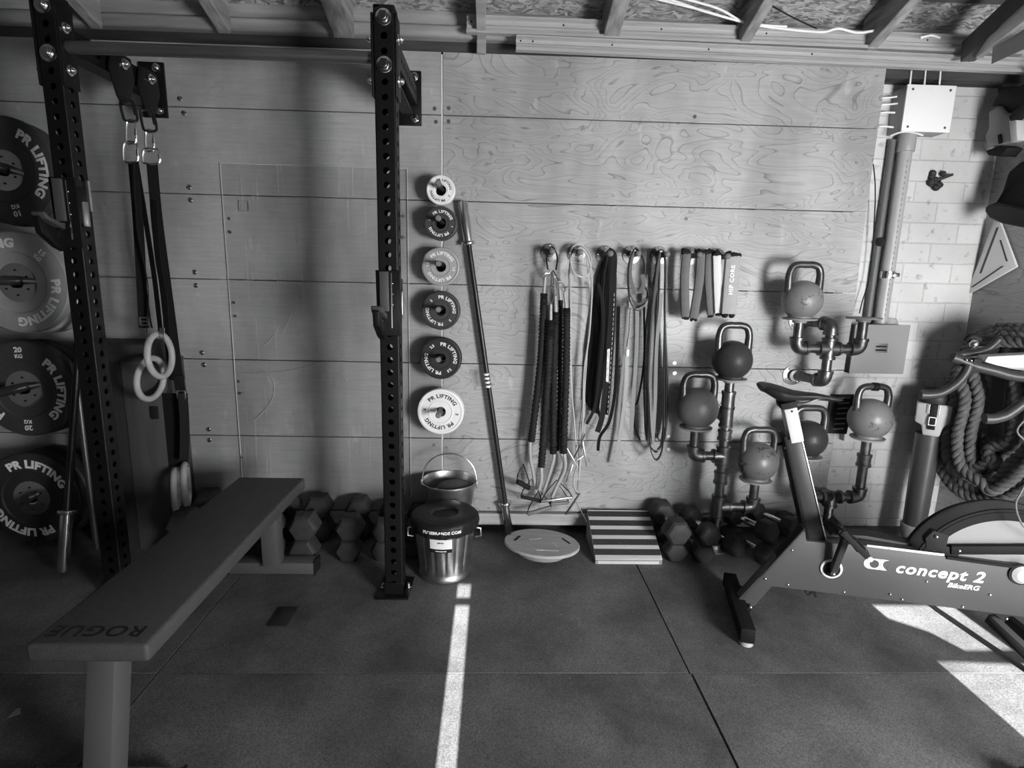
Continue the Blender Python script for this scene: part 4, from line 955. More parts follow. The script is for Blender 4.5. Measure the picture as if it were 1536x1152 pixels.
# ================================================================== SLANT BOARD (striped ramp)
fl, fr = AZ(893, 847), AZ(993, 847); x0, x1, yf = fl.x, fr.x, 2.487
t = thing('slant_board', 'wooden ramp with dark grip stripes between the balance board and the dumbbells', 'ramp', ((x0+x1)/2, yf+.13, 0))
yb = 2.775; zf, zb = .030, .155
sw = mat('ramp_wood', .46, .55, nz=.12, ns=5, stretch=(.7, 6, 6))
d = V((0, yb-yf, zb-zf)); L = d.length; u = d.normalized(); nn = V((0, -u.z, u.y))
MB().prism([V((x0, yf, zf)), V((x0, yb, zb)), V((x0, yb, zb))-nn*.012, V((x0, yf, zf))-nn*.012], (x1-x0, 0, 0)).build('ramp_board', sw, t, bev=.001, seg=1)
for xa in (x0, x1-.014): MB().prism([(xa, yf+.002, 0), (xa, yb, 0), (xa, yb, zb-.014), (xa, yf+.002, zf-.013)], (.014, 0, 0)).build('side_board', mat('ramp_side', .22, .6, nz=.2, ns=5), t)
MB().bb(x0+.014, x1-.014, yf+.004, yf+.014, 0, zf-.014).build('front_rail', sw, t)
for k in range(5):
    s0 = L*(.07+k*.196); s1 = s0+L*.115
    a = V((0, yf, zf))+u*s0; b = V((0, yf, zf))+u*s1
    MB().prism([V((x0+.001, a.y, a.z)), V((x1-.001, a.y, a.z)), V((x1-.001, b.y, b.z)), V((x0+.001, b.y, b.z))], nn*.0013).build('grip_strip', mat('grip_tape', .035, .8, nz=.2, ns=80), t)

# ================================================================== DUMBBELLS
def dumbbell_proto(R, hl, L):
    t = thing('hex_dumbbell', 'x', 'dumbbell')
    for s in (-1, 1):
        hexp = []
        m = MB(); pr = [(R*.82, 0), (R, hl*.16), (R, hl*.84), (R*.82, hl)]
        vs = [V((math.cos(PI/3*k)*r, s*(L/2-hl+h), math.sin(PI/3*k)*r)) for r, h in pr for k in range(6)]
        fs = [tuple(range(6)), tuple(range(18, 24))]
        for i in range(3):
            for k in range(6): fs.append((i*6+k, i*6+(k+1) % 6, i*6+6+(k+1) % 6, i*6+6+k))
        m.add(vs, fs); m.build('head', hexrubber, t, bev=.003, ang=30)
    hh = L/2-hl
    MB().lathe([(.012, -hh-.01), (.0125, -hh*.85), (.0155, -hh*.4), (.0165, 0), (.0155, hh*.4), (.0125, hh*.85), (.012, hh+.01)], (0, 0, 0), (0, 1, 0), 20).build('handle', chrome, t)
    return t
DB = {}
def db(R, x, y, z, lab, grp, rz=0, ry=0, rx=0, L=None):
    key = (round(R, 3))
    hl = R*1.5; LL = hl*2+.125
    if key not in DB:
        t = DB[key] = dumbbell_proto(R, hl, LL)
    else: t = dup(DB[key], (0, 0, 0))
    t.location = (x, y, z); t.rotation_euler = (rx, ry, rz); t['label'] = lab; t['group'] = grp
    return LL
s3 = .866
gL = 'hex dumbbells stacked behind the bench'
def col(px, py, Yf, R, lab, grp, R2=None, up=True, rz=0, low=True, lows=None):
    p = AY(px, py, Yf); LL = R*3+.125; yc = Yf+LL/2
    R2 = R2 or R
    if low: db(R, p.x, yc, R*s3+.001, 'lower ' + lab, grp, rz)
    if up:
        L2 = R2*3+.125; db(R2, p.x+.004, Yf+L2/2-.01, R*s3*2+R2*s3+.002, 'upper ' + lab, grp, rz+.05)
col(268, 800, 2.45, .072, 'hex dumbbell at the far left, before the low rings', gL, .076)
col(340, 800, 2.47, .070, 'hex dumbbell mostly hidden behind the bench pad', gL)
col(398, 808, 2.46, .070, 'hex dumbbell just left of the bench end', gL)
col(452, 808, 2.46, .068, 'hex dumbbell just right of the bench end', gL, .070, rz=-.03)
col(520, 810, 2.48, .063, 'hex dumbbell midway between bench end and middle rack post', gL, .067)
col(572, 812, 2.49, .058, 'hex dumbbell partly behind the middle rack post', gL, .060)
col(617, 812, 2.53, .050, 'hex dumbbell in shade between the middle rack post and the bin', gL, .054)
gM = 'hex dumbbells right of the striped ramp'
def dbp(R, x, y, Yf, z, lab, grp, rz=0, **k):
    p = AY(x, y, Yf); LL = R*3+.125; zz = z if z is not None else R*s3+.001
    c = V((p.x, Yf, zz))+V((-math.sin(rz), math.cos(rz), 0))*(LL/2)
    db(R, c.x, c.y, zz, lab, grp, rz, **k)
dbp(.056, 1018, 808, 2.50, None, 'lower hex dumbbell nearest the striped ramp', gM, -.02)
dbp(.056, 1061, 808, 2.49, None, 'lower hex dumbbell beside the pipe foot', gM, .12)
dbp(.066, 1022, 783, 2.47, .163, 'upper hex dumbbell nearest the striped ramp, large', gM, .04)
dbp(.056, 1070, 785, 2.46, .155, 'upper hex dumbbell in front of the tall pipe', gM, .06)
gR = 'hex dumbbells between the pipe foot and the exercise bike'
dbp(.058, 1116, 792, 2.56, .052, 'hex dumbbell lying under the lower pipe elbow', gR, .45)
dbp(.058, 1164, 812, 2.46, .056, 'lower hex dumbbell just left of the bike frame', gR, .45)
dbp(.056, 1163, 783, 2.50, .158, 'upper hex dumbbell just left of the bike frame', gR, .45)
dbp(.050, 1196, 788, 2.58, .150, 'hex dumbbell directly behind the bike seat tube', gR, .5)
dbp(.050, 1235, 793, 2.50, .13, 'hex dumbbell right of the bike seat tube', gR, .3)
dbp(.036, 1268, 796, 2.46, .033, 'small hex dumbbell under the lower right pipe', gR, .5)
dbp(.036, 1298, 792, 2.60, .033, 'small hex dumbbell nearest the upright grey tube', gR, .7)

# ================================================================== KETTLEBELLS ON PIPE STANDS
YK = 2.655
PR_, FR_ = .0225, .031
def kettlebell(px, py, w, hw, hh, m, lab, tape=False, seed=0, hr=.0165):
    c = AY(px, py, YK); Z = (c-CAM).dot(FWD); k = Z/FPX; r = w/2*k*Z/(c-CAM).length
    t = thing('kettlebell', lab, 'kettlebell', (c.x, c.y, c.z-r*.93), 'competition kettlebells on the pipe stands')
    prof = [(0, -r*.93), (r*.60, -r*.93), (r*.62, -r*.88)] + [(r*math.cos(a), r*math.sin(a)) for a in [(-54+i*9)*PI/180 for i in range(17)]] + [(0, r)]
    MB().lathe(prof, c, (0, 0, 1), 48).build('ball', m, t, ang=50)
    hw2 = hw*k/2-hr; zt = hh*k-hr; zb = r*.72
    pts = [(-hw2*.98, zb-.03), (-hw2, zb+.01), (-hw2, zt-.045), (-hw2+.012, zt-.012), (-hw2+.04, zt), (0, zt), (hw2-.04, zt), (hw2-.012, zt-.012), (hw2, zt-.045), (hw2, zb+.01), (hw2*.98, zb-.03)]
    P = spline([c+V((x, 0, z)) for x, z in pts], 5); n = len(P)
    rs = [hr*(1.25-.25*min(1, min(i, n-1-i)/12)) for i in range(n)]
    MB().tube(P, rs, 14).build('handle', mat('bare_handle_steel', .08, .32, .7, nz=.3, ns=20), t)
    if tape:
        MB().tube([c+V((-.012, 0, zt)), c+V((.016, 0, zt-.001))], hr*1.25, 14).build('handle_tape', matte_black, t)
    return c, r
m1 = chipped('kettle_paint_grey', .18, .09, .70, 1); m2 = chipped('kettle_paint_dark', .035, .12, .72, 3); m3 = chipped('kettle_paint_mid', .13, .1, .72, 5); m4 = chipped('kettle_paint_chipped', .11, .04, .62, 7)
K = [kettlebell(1203, 450, 66, 57, 57, m1, 'mid grey kettlebell, highest, on the upper left arm of the cross pipe stand'),
     kettlebell(1098, 540, 63, 55, 57, m2, 'dark kettlebell on top of the tall pipe stand'),
     kettlebell(1046, 612, 65, 56, 56, m3, 'grey kettlebell on the left arm of the tall pipe stand'),
     kettlebell(1136, 692, 65, 56, 54, m4, 'chipped grey kettlebell on the low right arm of the tall pipe stand'),
     kettlebell(1211, 658, 63, 56, 52, mat('kettle_black', .03, .35, bump=.1, bs=40), 'black kettlebell half hidden behind the bike seat post'),
     kettlebell(1305, 628, 72, 56, 54, m1, 'mid grey kettlebell with tape on its handle, beside the upright grey tube', tape=True, seed=2)]
def pipe(t, a, b, r=PR_): return MB().cyl(a, b, r, n=20).build('pipe', pipe_m, t)
def collar(m, c, d, r=FR_, h=.012): d = V(d).normalized(); m.lathe([(r*.9, -h/2-.002), (r*1.12, -h/2), (r*1.12, h/2), (r*.9, h/2+.002)], c, d, 20); return m
def elbow(t, c, d1, d2, s=.045):
    c = V(c); d1 = V(d1).normalized(); d2 = V(d2).normalized(); m = MB()
    P = spline([c+d1*s, c+d1*s*.55, c+(d1+d2)*s*.17, c+d2*s*.55, c+d2*s], 6); m.tube(P, FR_, 16)
    collar(m, c+d1*s, d1); collar(m, c+d2*s, d2); return m.build('elbow', pipe_m, t)
def cross(t, c, dirs, s=.045, name='tee'):
    m = MB(); c = V(c); m.sphere(c, FR_*1.02, n=16, m=10)
    for d in dirs: d = V(d).normalized(); m.cyl(c, c+d*s, FR_, n=16); collar(m, c+d*s, d)
    return m.build(name, pipe_m, t)
def coupling(t, c, d=(0, 0, 1), h=.05):
    m = MB(); d = V(d); c = V(c); m.cyl(c-d*h/2, c+d*h/2, FR_, n=18); collar(m, c-d*h/2, d); collar(m, c+d*h/2, d); return m.build('coupling', pipe_m, t)
def pad_flange(t, c, r=.078, m=None):
    return MB().lathe([(FR_, -.022), (FR_*1.05, -.012), (r*.6, -.010), (r*.97, -.008), (r, -.004), (r, 0), (0, 0)], c, (0, 0, 1), 36).build('pad', m or mat('pad_grey', .24, .5, nz=.1), t)
def wall_flange(t, c, r=.052, wy=2.829):
    f = MB().lathe([(r, 0), (r, .006), (FR_, .009), (FR_*.95, .03)], (c.x, wy, c.z), (0, -1, 0), 30).build('wall_flange', pipe_m, t)
    s = MB()
    for k in range(4): a = k*PI/2+.6; s.sphere((c.x+math.cos(a)*r*.76, wy-.008, c.z+math.sin(a)*r*.76), .007, n=10, m=6)
    s.each('flange_screw', chrome, f)
UP, DN, LF, RT, BK_ = (0, 0, 1), (0, 0, -1), (-1, 0, 0), (1, 0, 0), (0, 1, 0)
gp2 = 'black iron pipe kettlebell stands'
# tall stand
c2, r2 = K[1]; X = c2.x; t = thing('pipe_stand', 'tall black iron pipe stand with two side arms, foot flange on the floor', 'pipe stand', (X, YK, 0), gp2)
zt = c2.z-r2*.93; P = lambda z, x=X, y=YK: V((x, y, z))
pad_flange(t, P(zt)); pipe(t, P(zt-.02), P(.012))
zz = AY(1090, 600, YK).z; coupling(t, P(zz), h=.075)
cross(t, P(AY(1088, 625, YK).z), [UP, DN, BK_]); w = P(AY(1088, 625, YK).z); pipe(t, w, w+V((0, .16, 0))); wall_flange(t, w)
coupling(t, P(AY(1086, 652, YK).z), h=.04)
z3 = AY(1084, 684, YK).z; cross(t, P(z3), [UP, DN, LF]); c3, r3 = K[2]; pipe(t, P(z3), P(z3, c3.x)); elbow(t, P(z3, c3.x), RT, UP); pipe(t, P(z3), P(c3.z-r3*.93-.01, c3.x)) if 0 else pipe(t, P(z3, c3.x)+V((0, 0, .02)), P(c3.z-r3*.93-.01, c3.x)); pad_flange(t, P(c3.z-r3*.93, c3.x))
coupling(t, P(AY(1081, 716, YK).z), h=.05)
z4 = AY(1080, 760, YK).z; cross(t, P(z4), [UP, DN, RT], .055); c4, r4 = K[3]; pipe(t, P(z4), P(z4, c4.x)); elbow(t, P(z4, c4.x), LF, UP); pipe(t, P(z4+.02, c4.x), P(c4.z-r4*.93-.01, c4.x)); pad_flange(t, P(c4.z-r4*.93, c4.x))
MB().lathe([(.06, 0), (.06, .006), (FR_, .01), (FR_, .03)], P(0.0), UP, 30).build('floor_flange', galv, t)
# cross stand
c1, r1 = K[0]; X = AY(1243, 523, YK).x; z1_ = AY(1243, 523, YK).z
t = thing('pipe_stand', 'black iron cross shaped pipe stand fixed to the plywood by two elbows, right arm empty', 'pipe stand', (X, 2.83, z1_-.25), gp2)
cross(t, V((X, YK, z1_)), [UP, DN, LF, RT], name='cross_fitting')
for xx, zpad in ((c1.x, c1.z-r1*.93), (AY(1296, 476, YK).x, AY(1296, 476, YK).z)):
    pipe(t, V((X, YK, z1_)), V((xx, YK, z1_))); elbow(t, V((xx, YK, z1_)), (X-xx, 0, 0), UP); pipe(t, V((xx, YK, z1_+.02)), V((xx, YK, zpad-.01))); pad_flange(t, V((xx, YK, zpad)))
for yy, dv in ((486, DN), (572, UP)):
    zz = AY(1243, yy, YK).z; e = V((X, YK, zz)); pipe(t, V((X, YK, z1_)), e); di = V((-.35, .9, 0)).normalized()
    elbow(t, e, dv, di); q = e+di*((2.829-YK)/di.y); pipe(t, e+di*.03, q-di*.004); wall_flange(t, q)
# lower right stand
c6, r6 = K[5]; c5, r5 = K[4]; X = AY(1246, 745, YK).x; z6 = AY(1246, 745, YK).z
t = thing('pipe_stand', 'low black iron pipe stand right of the bike seat post, carrying two kettlebells', 'pipe stand', (X, YK, 0), gp2)
cross(t, V((X, YK, z6)), [RT, DN, LF, (-.4, .9, 0)])
pipe(t, V((X, YK, z6)), V((c6.x, YK, z6))); elbow(t, V((c6.x, YK, z6)), LF, UP); pipe(t, V((c6.x, YK, z6+.02)), V((c6.x, YK, c6.z-r6*.93-.01))); pad_flange(t, V((c6.x, YK, c6.z-r6*.93))); coupling(t, V((c6.x, YK, AY(1300, 690, YK).z)), h=.05)
pipe(t, V((X, YK, z6)), V((c5.x, YK, z6))); elbow(t, V((c5.x, YK, z6)), RT, UP); pipe(t, V((c5.x, YK, z6+.02)), V((c5.x, YK, c5.z-r5*.93-.01))); pad_flange(t, V((c5.x, YK, c5.z-r5*.93)))
q = V((X-.07, 2.829, z6+.0)); pipe(t, V((X, YK, z6)), q-V((0, .004, 0))); wall_flange(t, q)
pipe(t, V((X, YK, z6)), V((X, YK, .012))); coupling(t, V((X, YK, .08)), h=.07)
MB().lathe([(.06, 0), (.06, .006), (FR_, .01), (FR_, .03)], (X, YK, 0), UP, 30).build('floor_flange', pipe_m, t)
# slotted dark grille and little pale board behind the right kettlebell
a = AY(1257, 592, 2.80); t = thing('vent_grille', 'dark slotted vent plate on the wall behind the right kettlebell', 'vent', (a.x, 2.82, a.z-.17))
cs = [AY(1248, 592, 2.815), AY(1283, 592, 2.815), AY(1270, 651, 2.815), AY(1236, 650, 2.815)]
MB().prism(cs, (0, .012, 0)).build('plate', matte_black, t, bev=.001)
m = MB()
for k in range(7):
    f = (k+.7)/7.6; l = cs[0].lerp(cs[3], f); r = cs[1].lerp(cs[2], f); m.beam(l.lerp(r, .35)-V((0, .002, 0)), l.lerp(r, .8)-V((0, .002, -.004)), .004, .007)
m.each('slot', mat('slot_grey', .2, .4, .5), t)
tag(MB().prism([AY(1272, 600, 2.90), AY(1312, 600, 2.90), AY(1307, 664, 2.90), AY(1266, 662, 2.90)], (0, .045, 0)).build('wood_block', mat('cream_board', .5, .6, nz=.1), bev=.003), 'pale board on the brick behind the right kettlebell', 'board')

# ================================================================== ELECTRICS ON THE BRICK
t = thing('junction_box', 'white square junction box high on the painted brick below the rails', 'junction box', AY(1390, 195, 2.85))
A = [AY(1361, 127, 2.84), AY(1431, 130, 2.84), AY(1426, 199, 2.84), AY(1354, 195, 2.84)]
x0, x1 = (A[0].x+A[3].x)/2, (A[1].x+A[2].x)/2; z0, z1 = (A[2].z+A[3].z)/2, (A[0].z+A[1].z)/2
MB().bb(x0, x1, 2.846, 2.949, z0, z1).build('box_body', mat('box_grey', .3, .5), t, bev=.002)
MB().bb(x0-.003, x1+.003, 2.838, 2.846, z0-.003, z1+.003).build('cover', white_pl, t, bev=.002)
m = MB()
for xx in (x0+.025, x1-.025):
    for zz in (z0+.018, z1-.018): m.lathe([(.006, 0), (.006, .001), (0, .001)], (xx, 2.838, zz), (0, -1, 0), 10)
m.each('cover_screw', mat('screw_dark', .1, .4, .5), t)
for k, pts in enumerate(([(1324, 147), (1341, 145)], [(1323, 157), (1346, 155)], [(1321, 169), (1338, 169)], [(1318, 190), (1336, 191)])):
    tag(MB().tube([AY(pts[0][0], pts[0][1], 2.90), AY((pts[0][0]+pts[1][0])/2, pts[0][1]-.5, 2.89), AY(pts[1][0]+4, pts[1][1], 2.90)], .0045, 8).build('white_cable', white_pl), ['topmost', 'second', 'third', 'lowest'][k]+' short white cable entering the left side of the junction box', 'cable', 'short white cables left of the junction box')
tag(MB().tube(spline([AY(1336, 204, 2.88), AY(1348, 199, 2.86), AY(1358, 197.5, 2.85), AY(1370, 199, 2.86), AY(1384, 203, 2.9)], 5), .0045, 8).build('white_cable', white_pl), 'white cable sagging just under the junction box', 'cable')
for k, x in enumerate((1367, 1388.5, 1411)):
    tag(MB().tube([AY(x, 106, 2.855), AY(x-2, 127, 2.855)], .004, 8).build('white_cable', white_pl), ['left', 'middle', 'right'][k]+' one of three upright white cables crossing the dark timber above the junction box', 'cable', 'upright white cables above the junction box')
t = thing('conduit', 'pale grey plastic conduit running down the brick to the metal enclosure', 'conduit', AY(1322, 484, 2.9))
a, b = AY(1355, 199, 2.905), AY(1326, 486, 2.905); a.x = b.x = (a.x+b.x)/2
grc = mat('conduit_grey', .36, .4, nz=.06)
MB().cyl(b, a, .033, n=24).build('pipe', grc, t); MB().cyl(a+V((0, 0, -.09)), a, .042, n=24).build('top_sleeve', mat('sleeve_grey', .3, .45), t, bev=.002)
z = AY(1331, 412, 2.87).z; MB().lathe([(.037, -.018), (.037, .018)], (a.x, 2.905, z), UP, 24).build('clamp_band', chrome, t); MB().box((a.x+.02, 2.865, z), (.03, .012, .02)).build('clamp_screw', chrome, t, bev=.003)
m = MB()
for k in range(30): m.box((a.x-.004+.001*(k % 2), 2.8716, b.z+.05+k*.026), (.004, .0008, .012))
m.build('printed_marks', mat('print_mid', .16, .6), t)
tag(MB().cyl(V((a.x-.055, 2.93, b.z+.0)), V((a.x-.055, 2.93, a.z-.03)), .018, n=14).build('thin_pipe_shadow', mat('pipe_shadow_grey', .11, .5)), 'thinner pipe coloured dark for the conduit shadow, directly left of the conduit', 'pipe')  # pipe colour also carries the shadow beside the conduit
t = thing('enclosure', 'grey metal electrical enclosure at the foot of the conduit', 'electrical box', AY(1320, 560, 2.85))
a, b, c, d = AY(1283, 486, 2.82), AY(1366, 488, 2.82), AY(1354, 563, 2.82), AY(1274, 559, 2.82)
x0, x1, z0, z1 = (a.x+d.x)/2, (b.x+c.x)/2, (c.z+d.z)/2, (a.z+b.z)/2
enm = mat('enclosure_grey', .26, .45)
MB().bb(x0+.004, x1-.004, 2.832, 2.949, z0, z1-.004).build('box_body', mat('enclosure_side', .14, .5), t, bev=.002)
MB().bb(x0, x1, 2.818, 2.832, z0+.002, z1).build('door', enm, t, bev=.002)
xm = (x0+x1)/2+.005; zm = AY(1323, 522, 2.82).z
lb = MB().bb(xm-.034, xm+.034, 2.8165, 2.818, zm-.024, zm+.024).build('label_plate', chrome, t); m = MB()
for k in (-.011, .008): m.bb(xm-.028, xm+.028, 2.8155, 2.8165, zm+k-.004, zm+k+.004)
m.each('label_print', matte_black, lb)
MB().lathe([(.045, 0), (.045, .01), (.036, .03)], (AY(1332, 484, 2.905).x, 2.905, z1-.002), UP, 24).build('gland', grc, t)
tag(MB().tube(spline([AY(1310, 246, 2.90), AY(1313, 290, 2.90), AY(1309, 370, 2.90), AY(1303, 420, 2.90), AY(1294, 450, 2.90), AY(1289, 470, 2.9)], 8), .0028, 6).build('thin_black_wire', matte_black), 'thin black wire hanging down the brick beside the plywood edge', 'wire')
m = MB(); c = AY(1405, 271, 2.94)
for k in range(16): m.sphere(c+V((random.uniform(-.035, .035), random.uniform(-.01, .004), random.uniform(-.035, .035))), random.uniform(.008, .02), n=8, m=6)
m.beam(c, c+V((.07, -.01, .03)), .012, .012); tag(m.build('pipe_stub', mat('stub_black', .03, .6, nz=.4, ns=40)), 'rough black plugged stub sticking out of the brick below the junction box', 'pipe stub')
tag(MB().cyl(AY(1321, 363, 2.94), AY(1321, 363, 2.90), .022, n=14).build('cable_gland', matte_black, bev=.003), 'small black gland on the brick left of the conduit', 'cable gland')

# ================================================================== UPRIGHT GREY TUBE
tb = AZ(1364, 816); Xt, Yt = AY(1364, 812, 2.76).x+.01, 2.76
t = thing('tube_container', 'upright dark grey plastic tube with a latched collar standing in the corner by the ropes', 'tube', (Xt, Yt, 0))
zt = AY(1375, 600, Yt).z; z6_ = AY(1370, 655, Yt).z; z5_ = AY(1372, 612, Yt).z
MB().lathe([(.043, .0), (.05, .03), (.062, .06), (.064, .095), (.06, .1), (.0, .1)], (Xt, Yt, 0), UP, 10).build('base_cap', mat('base_cap_pale', .36, .5), t)
MB().cyl((Xt, Yt, .09), (Xt, Yt, z6_+.02), .053, .060, n=36).build('body', mat('tube_grey', .062, .35, nz=.1), t)
pl = mat('collar_pale', .42, .5)
sh = [(-.072, 0), (.075, 0), (.072, -.09), (.05, -.115), (.04, -.165), (-.03, -.165), (-.04, -.115), (-.07, -.10)]
zc = zt-.01; tx = V((.80, -.60, 0)); ty = V((.60, .80, 0)); tc_ = V((Xt, Yt, 0))
def T_(x, y, z): return tc_+tx*x+ty*y+V((0, 0, z))
MB().prism([T_(x, -.068, zc+z) for x, z in sh], ty*.10).build('collar', pl, t, bev=.008)
lt = MB().prism([T_(-.014, -.082, zc), T_(.016, -.082, zc), T_(.016, -.082, zc-.13), T_(-.014, -.082, zc-.13)], ty*.015).build('latch', matte_black, t, bev=.003)
m = MB(); zq = zc-.085
for a, b in (((-.014, -.02), (.014, -.02)), ((.014, -.02), (.014, .02)), ((.014, .02), (-.014, .02)), ((-.014, .02), (-.014, -.02))): m.beam(T_(a[0], -.085, zq+a[1]), T_(b[0], -.085, zq+b[1]), .004, .004)
for x in (-.02, .022): m.beam(T_(x, -.082, zc), T_(x, -.082, zc-.05), .004, .004)
m.build('latch_wire', white_pl, lt)
MB().lathe([(0, .06), (.055, .06), (.06, .05), (.07, .02), (.068, -.01), (.06, -.02), (0, -.02)], (Xt, Yt, zc+.01), UP, 24).build('lid', mat('lid_black', .03, .5), t)
MB().tube([(Xt-.03, Yt-.05, zc+.06), (Xt+.03, Yt-.05, zc+.06)], .012, 10).build('lid_grip', mat('lid_black', .03, .5), t)

# ================================================================== RIGHT WALL THINGS
XW = 2.522
def W_(x, y, X=XW): return AX(x, y, X)
t = thing('warning_triangle', 'white slotted plastic triangle hung on the right wall below the black cap', 'triangle', W_(1480, 420))
outer = [W_(1494, 331), W_(1503, 333), W_(1528, 400), W_(1452, 443)]
MB().prism([p+V((-.012, 0, 0)) for p in outer], (.012, 0, 0)).build('board', mat('triangle_white', .62, .5), t, bev=.002)
m = MB()
for a, b, w in (((1500, 341), (1474, 410), .014), ((1504, 360), (1514, 392), .010), ((1461, 431), (1508, 399), .016)):
    a, b = W_(*a)+V((-.0125, 0, 0)), W_(*b)+V((-.0125, 0, 0)); m.beam(a, b, .002, w, (1, 0, 0)) if 0 else m.prism([a+V((0, -.0+w/2, 0)), b+V((0, w/2, 0)), b-V((0, w/2, 0)), a-V((0, w/2, 0))], (.001, 0, 0))
m.each('slot', mat('slot_shadow', .06, .6), t)
# black cap
c = W_(1530, 280, 2.44); t = thing('black_cap', 'black cap hanging on the right wall under the drill', 'cap', c)
m = MB()
pts = [W_(1481, 318, 2.45), W_(1492, 305, 2.43), W_(1503, 285, 2.42), W_(1510, 258, 2.42), W_(1528, 243, 2.43), W_(1560, 232, 2.44), W_(1580, 300, 2.44), W_(1545, 322, 2.42), W_(1505, 322, 2.42)]
m.prism(pts, (.07, 0, 0)); m.build('crown', mat('cap_cloth', .014, .8, bump=.3, bs=60), t, bev=.018, seg=4)
pk = [W_(1476, 318, 2.42), W_(1478, 309, 2.42), W_(1492, 303, 2.40), W_(1530, 312, 2.36), W_(1570, 318, 2.36), W_(1575, 338, 2.36), W_(1530, 341, 2.36), W_(1500, 335, 2.38), W_(1483, 327, 2.41)]
MB().prism(pk, (.045, 0, 0)).build('peak', mat('peak_cloth', .03, .7), t, bev=.012, seg=3)
tag(MB().cyl(W_(1570, 250, 2.45), W_(1570, 250, 2.529), .01).build('coat_hook', steel), 'hook behind the black cap on the right wall', 'hook')
# power tool: pale motor housing with black grip
t = thing('power_tool', 'pale grey and black power tool hung high on the right wall', 'tool', W_(1500, 230, 2.44))
m = MB(); m.prism([W_(*p, 2.38) for p in ((1482, 168), (1497, 158), (1507, 170), (1520, 178), (1524, 211), (1500, 218), (1480, 221), (1476, 205), (1482, 192))], (.10, 0, 0)); m.build('housing', mat('tool_grey', .24, .4, nz=.1), t, bev=.01, seg=3)
MB().prism([W_(*p, 2.372) for p in ((1496, 203), (1500, 201), (1502, 214), (1498, 216))], (.012, 0, 0)).build('window', matte_black, t)
MB().prism([W_(*p, 2.36) for p in ((1513, 181), (1524, 180), (1526, 210), (1516, 214))], (.04, 0, 0)).build('battery_cap', mat('tool_pale', .5, .35), t, bev=.004)
MB().prism([W_(*p, 2.38) for p in ((1482, 233), (1478, 226), (1500, 218), (1511, 222), (1500, 235))], (.08, 0, 0)).build('nose', matte_black, t, bev=.004)
MB().tube([W_(1522, 178, 2.38), W_(1545, 158, 2.38), W_(1570, 140, 2.38)], .026, 14).build('grip', matte_black, t)
MB().prism([W_(*p, 2.40) for p in ((1486, 160), (1496, 142), (1495, 132), (1530, 128), (1580, 100), (1580, 150), (1525, 160), (1510, 172), (1500, 158))], (.09, 0, 0)).build('black_body', mat('tool_black', .015, .6), t, bev=.008)

# battle rope
n_ = V((.976, .217, 0)).normalized(); oR = V((2.325, 2.76, 0))
def RP(x, y, off=0): return AP(x, y, oR+n_*off, n_)
rope_m = mat('manila_rope', .085, .75, nz=.35, ns=25, bump=.3, bs=200)
m = MB()
def twist(m, path, R=.025, pitch=.10, closed=False):
    L = 0; n = len(path); seg = []
    a = None
    for i in range(n):
        T = (path[min(i+1, n-1)]-path[max(i-1, 0)]).normalized()
        if a is None: a, b = frame(T)
        a = (a-T*a.dot(T)).normalized(); b = T.cross(a)
        if i: L += (path[i]-path[i-1]).length
        seg.append((path[i], a.copy(), b.copy(), L))
    for s in range(3):
        m.tube([p+(a*math.cos(2*PI*(l/pitch+s/3))+b*math.sin(2*PI*(l/pitch+s/3)))*R*.5 for p, a, b, l in seg], R*.6, 7)
loops = [(1404, 506, 750, 1590, .00), (1420, 512, 724, 1556, -.04), (1412, 500, 742, 1575, .055), (1436, 520, 736, 1570, -.075), (1447, 515, 712, 1540, .03), (1430, 505, 722, 1565, .09), (1456, 520, 700, 1525, -.02), (1462, 510, 690, 1520, .06)]
for xl, yt, yb, xr, off in loops:
    ctrl = [(1500, yt-8), (1465, yt+5), (1440 if xl < 1440 else xl+4, yt+42), (xl+12, 600), (xl, 655), (xl+6, 700), (xl+36, yb-12), (1490, yb), (xr-40, yb-28), (xr-8, 660), (xr, 590), (xr-14, 530), (1545, yt-4), (1500, yt-8)]
    twist(m, spline([RP(x, y, off) for x, y in ctrl], 10))
tag(m.build('battle_rope', rope_m, ang=80), 'thick twisted manila rope coiled in hanging loops in the right corner', 'rope')
c = RP(1512, 520, 0); tag(MB().cyl((2.529, c.y, c.z+.02), (2.22, c.y, c.z+.02), .02, n=14).build('rope_hook', black_steel), 'stout black hook carrying the coiled rope', 'hook')
t2 = MB(); q = [RP(x, y, .12) for x, y in ((1490, 545), (1508, 545), (1500, 735), (1476, 735))]
tag(t2.prism(q, (.01, .0, 0)).build('timber_post', mat('post_wood', .16, .7, nz=.2, ns=5, stretch=(5, 5, .6))), 'plain timber strip behind the coiled rope', 'post')

# ================================================================== EXERCISE BIKE
O = V((1.05, 2.13, 0)); ua = V((.967, -.256, 0)).normalized(); ub = V((.256, .967, 0)).normalized(); zU = V((0, 0, 1))
def B(x, y, v=-.065): return AP(x, y, O+ub*v, ub)
bike = thing('exercise_bike', 'grey and black stationary exercise bike standing at the right edge of the mats', 'exercise bike', O)
body_m = mat('bike_grey', .056, .42, nz=.04, ns=3); frame_m = mat('bike_frame_black', .008, .62, spec=.12); frm2 = mat('bike_post_grey', .035, .4)
poly = [(1103, 904), (1132, 910), (1158, 880), (1300, 897), (1450, 915), (1560, 929), (1640, 940), (1650, 868), (1536, 850), (1418, 835), (1302, 818), (1246, 815), (1210, 812), (1207, 792)]
P = [B(x, y) for x, y in poly]
MB().prism(P, ub*.055).build('main_cover', body_m, bike, bev=.004)
MB().prism([B(x, y, .0) for x, y in ((1236, 800), (1300, 804), (1408, 824), (1430, 850), (1430, 880), (1236, 860))], ub*.07).build('top_deck', mat('deck_dark', .02, .5), bike, bev=.003)
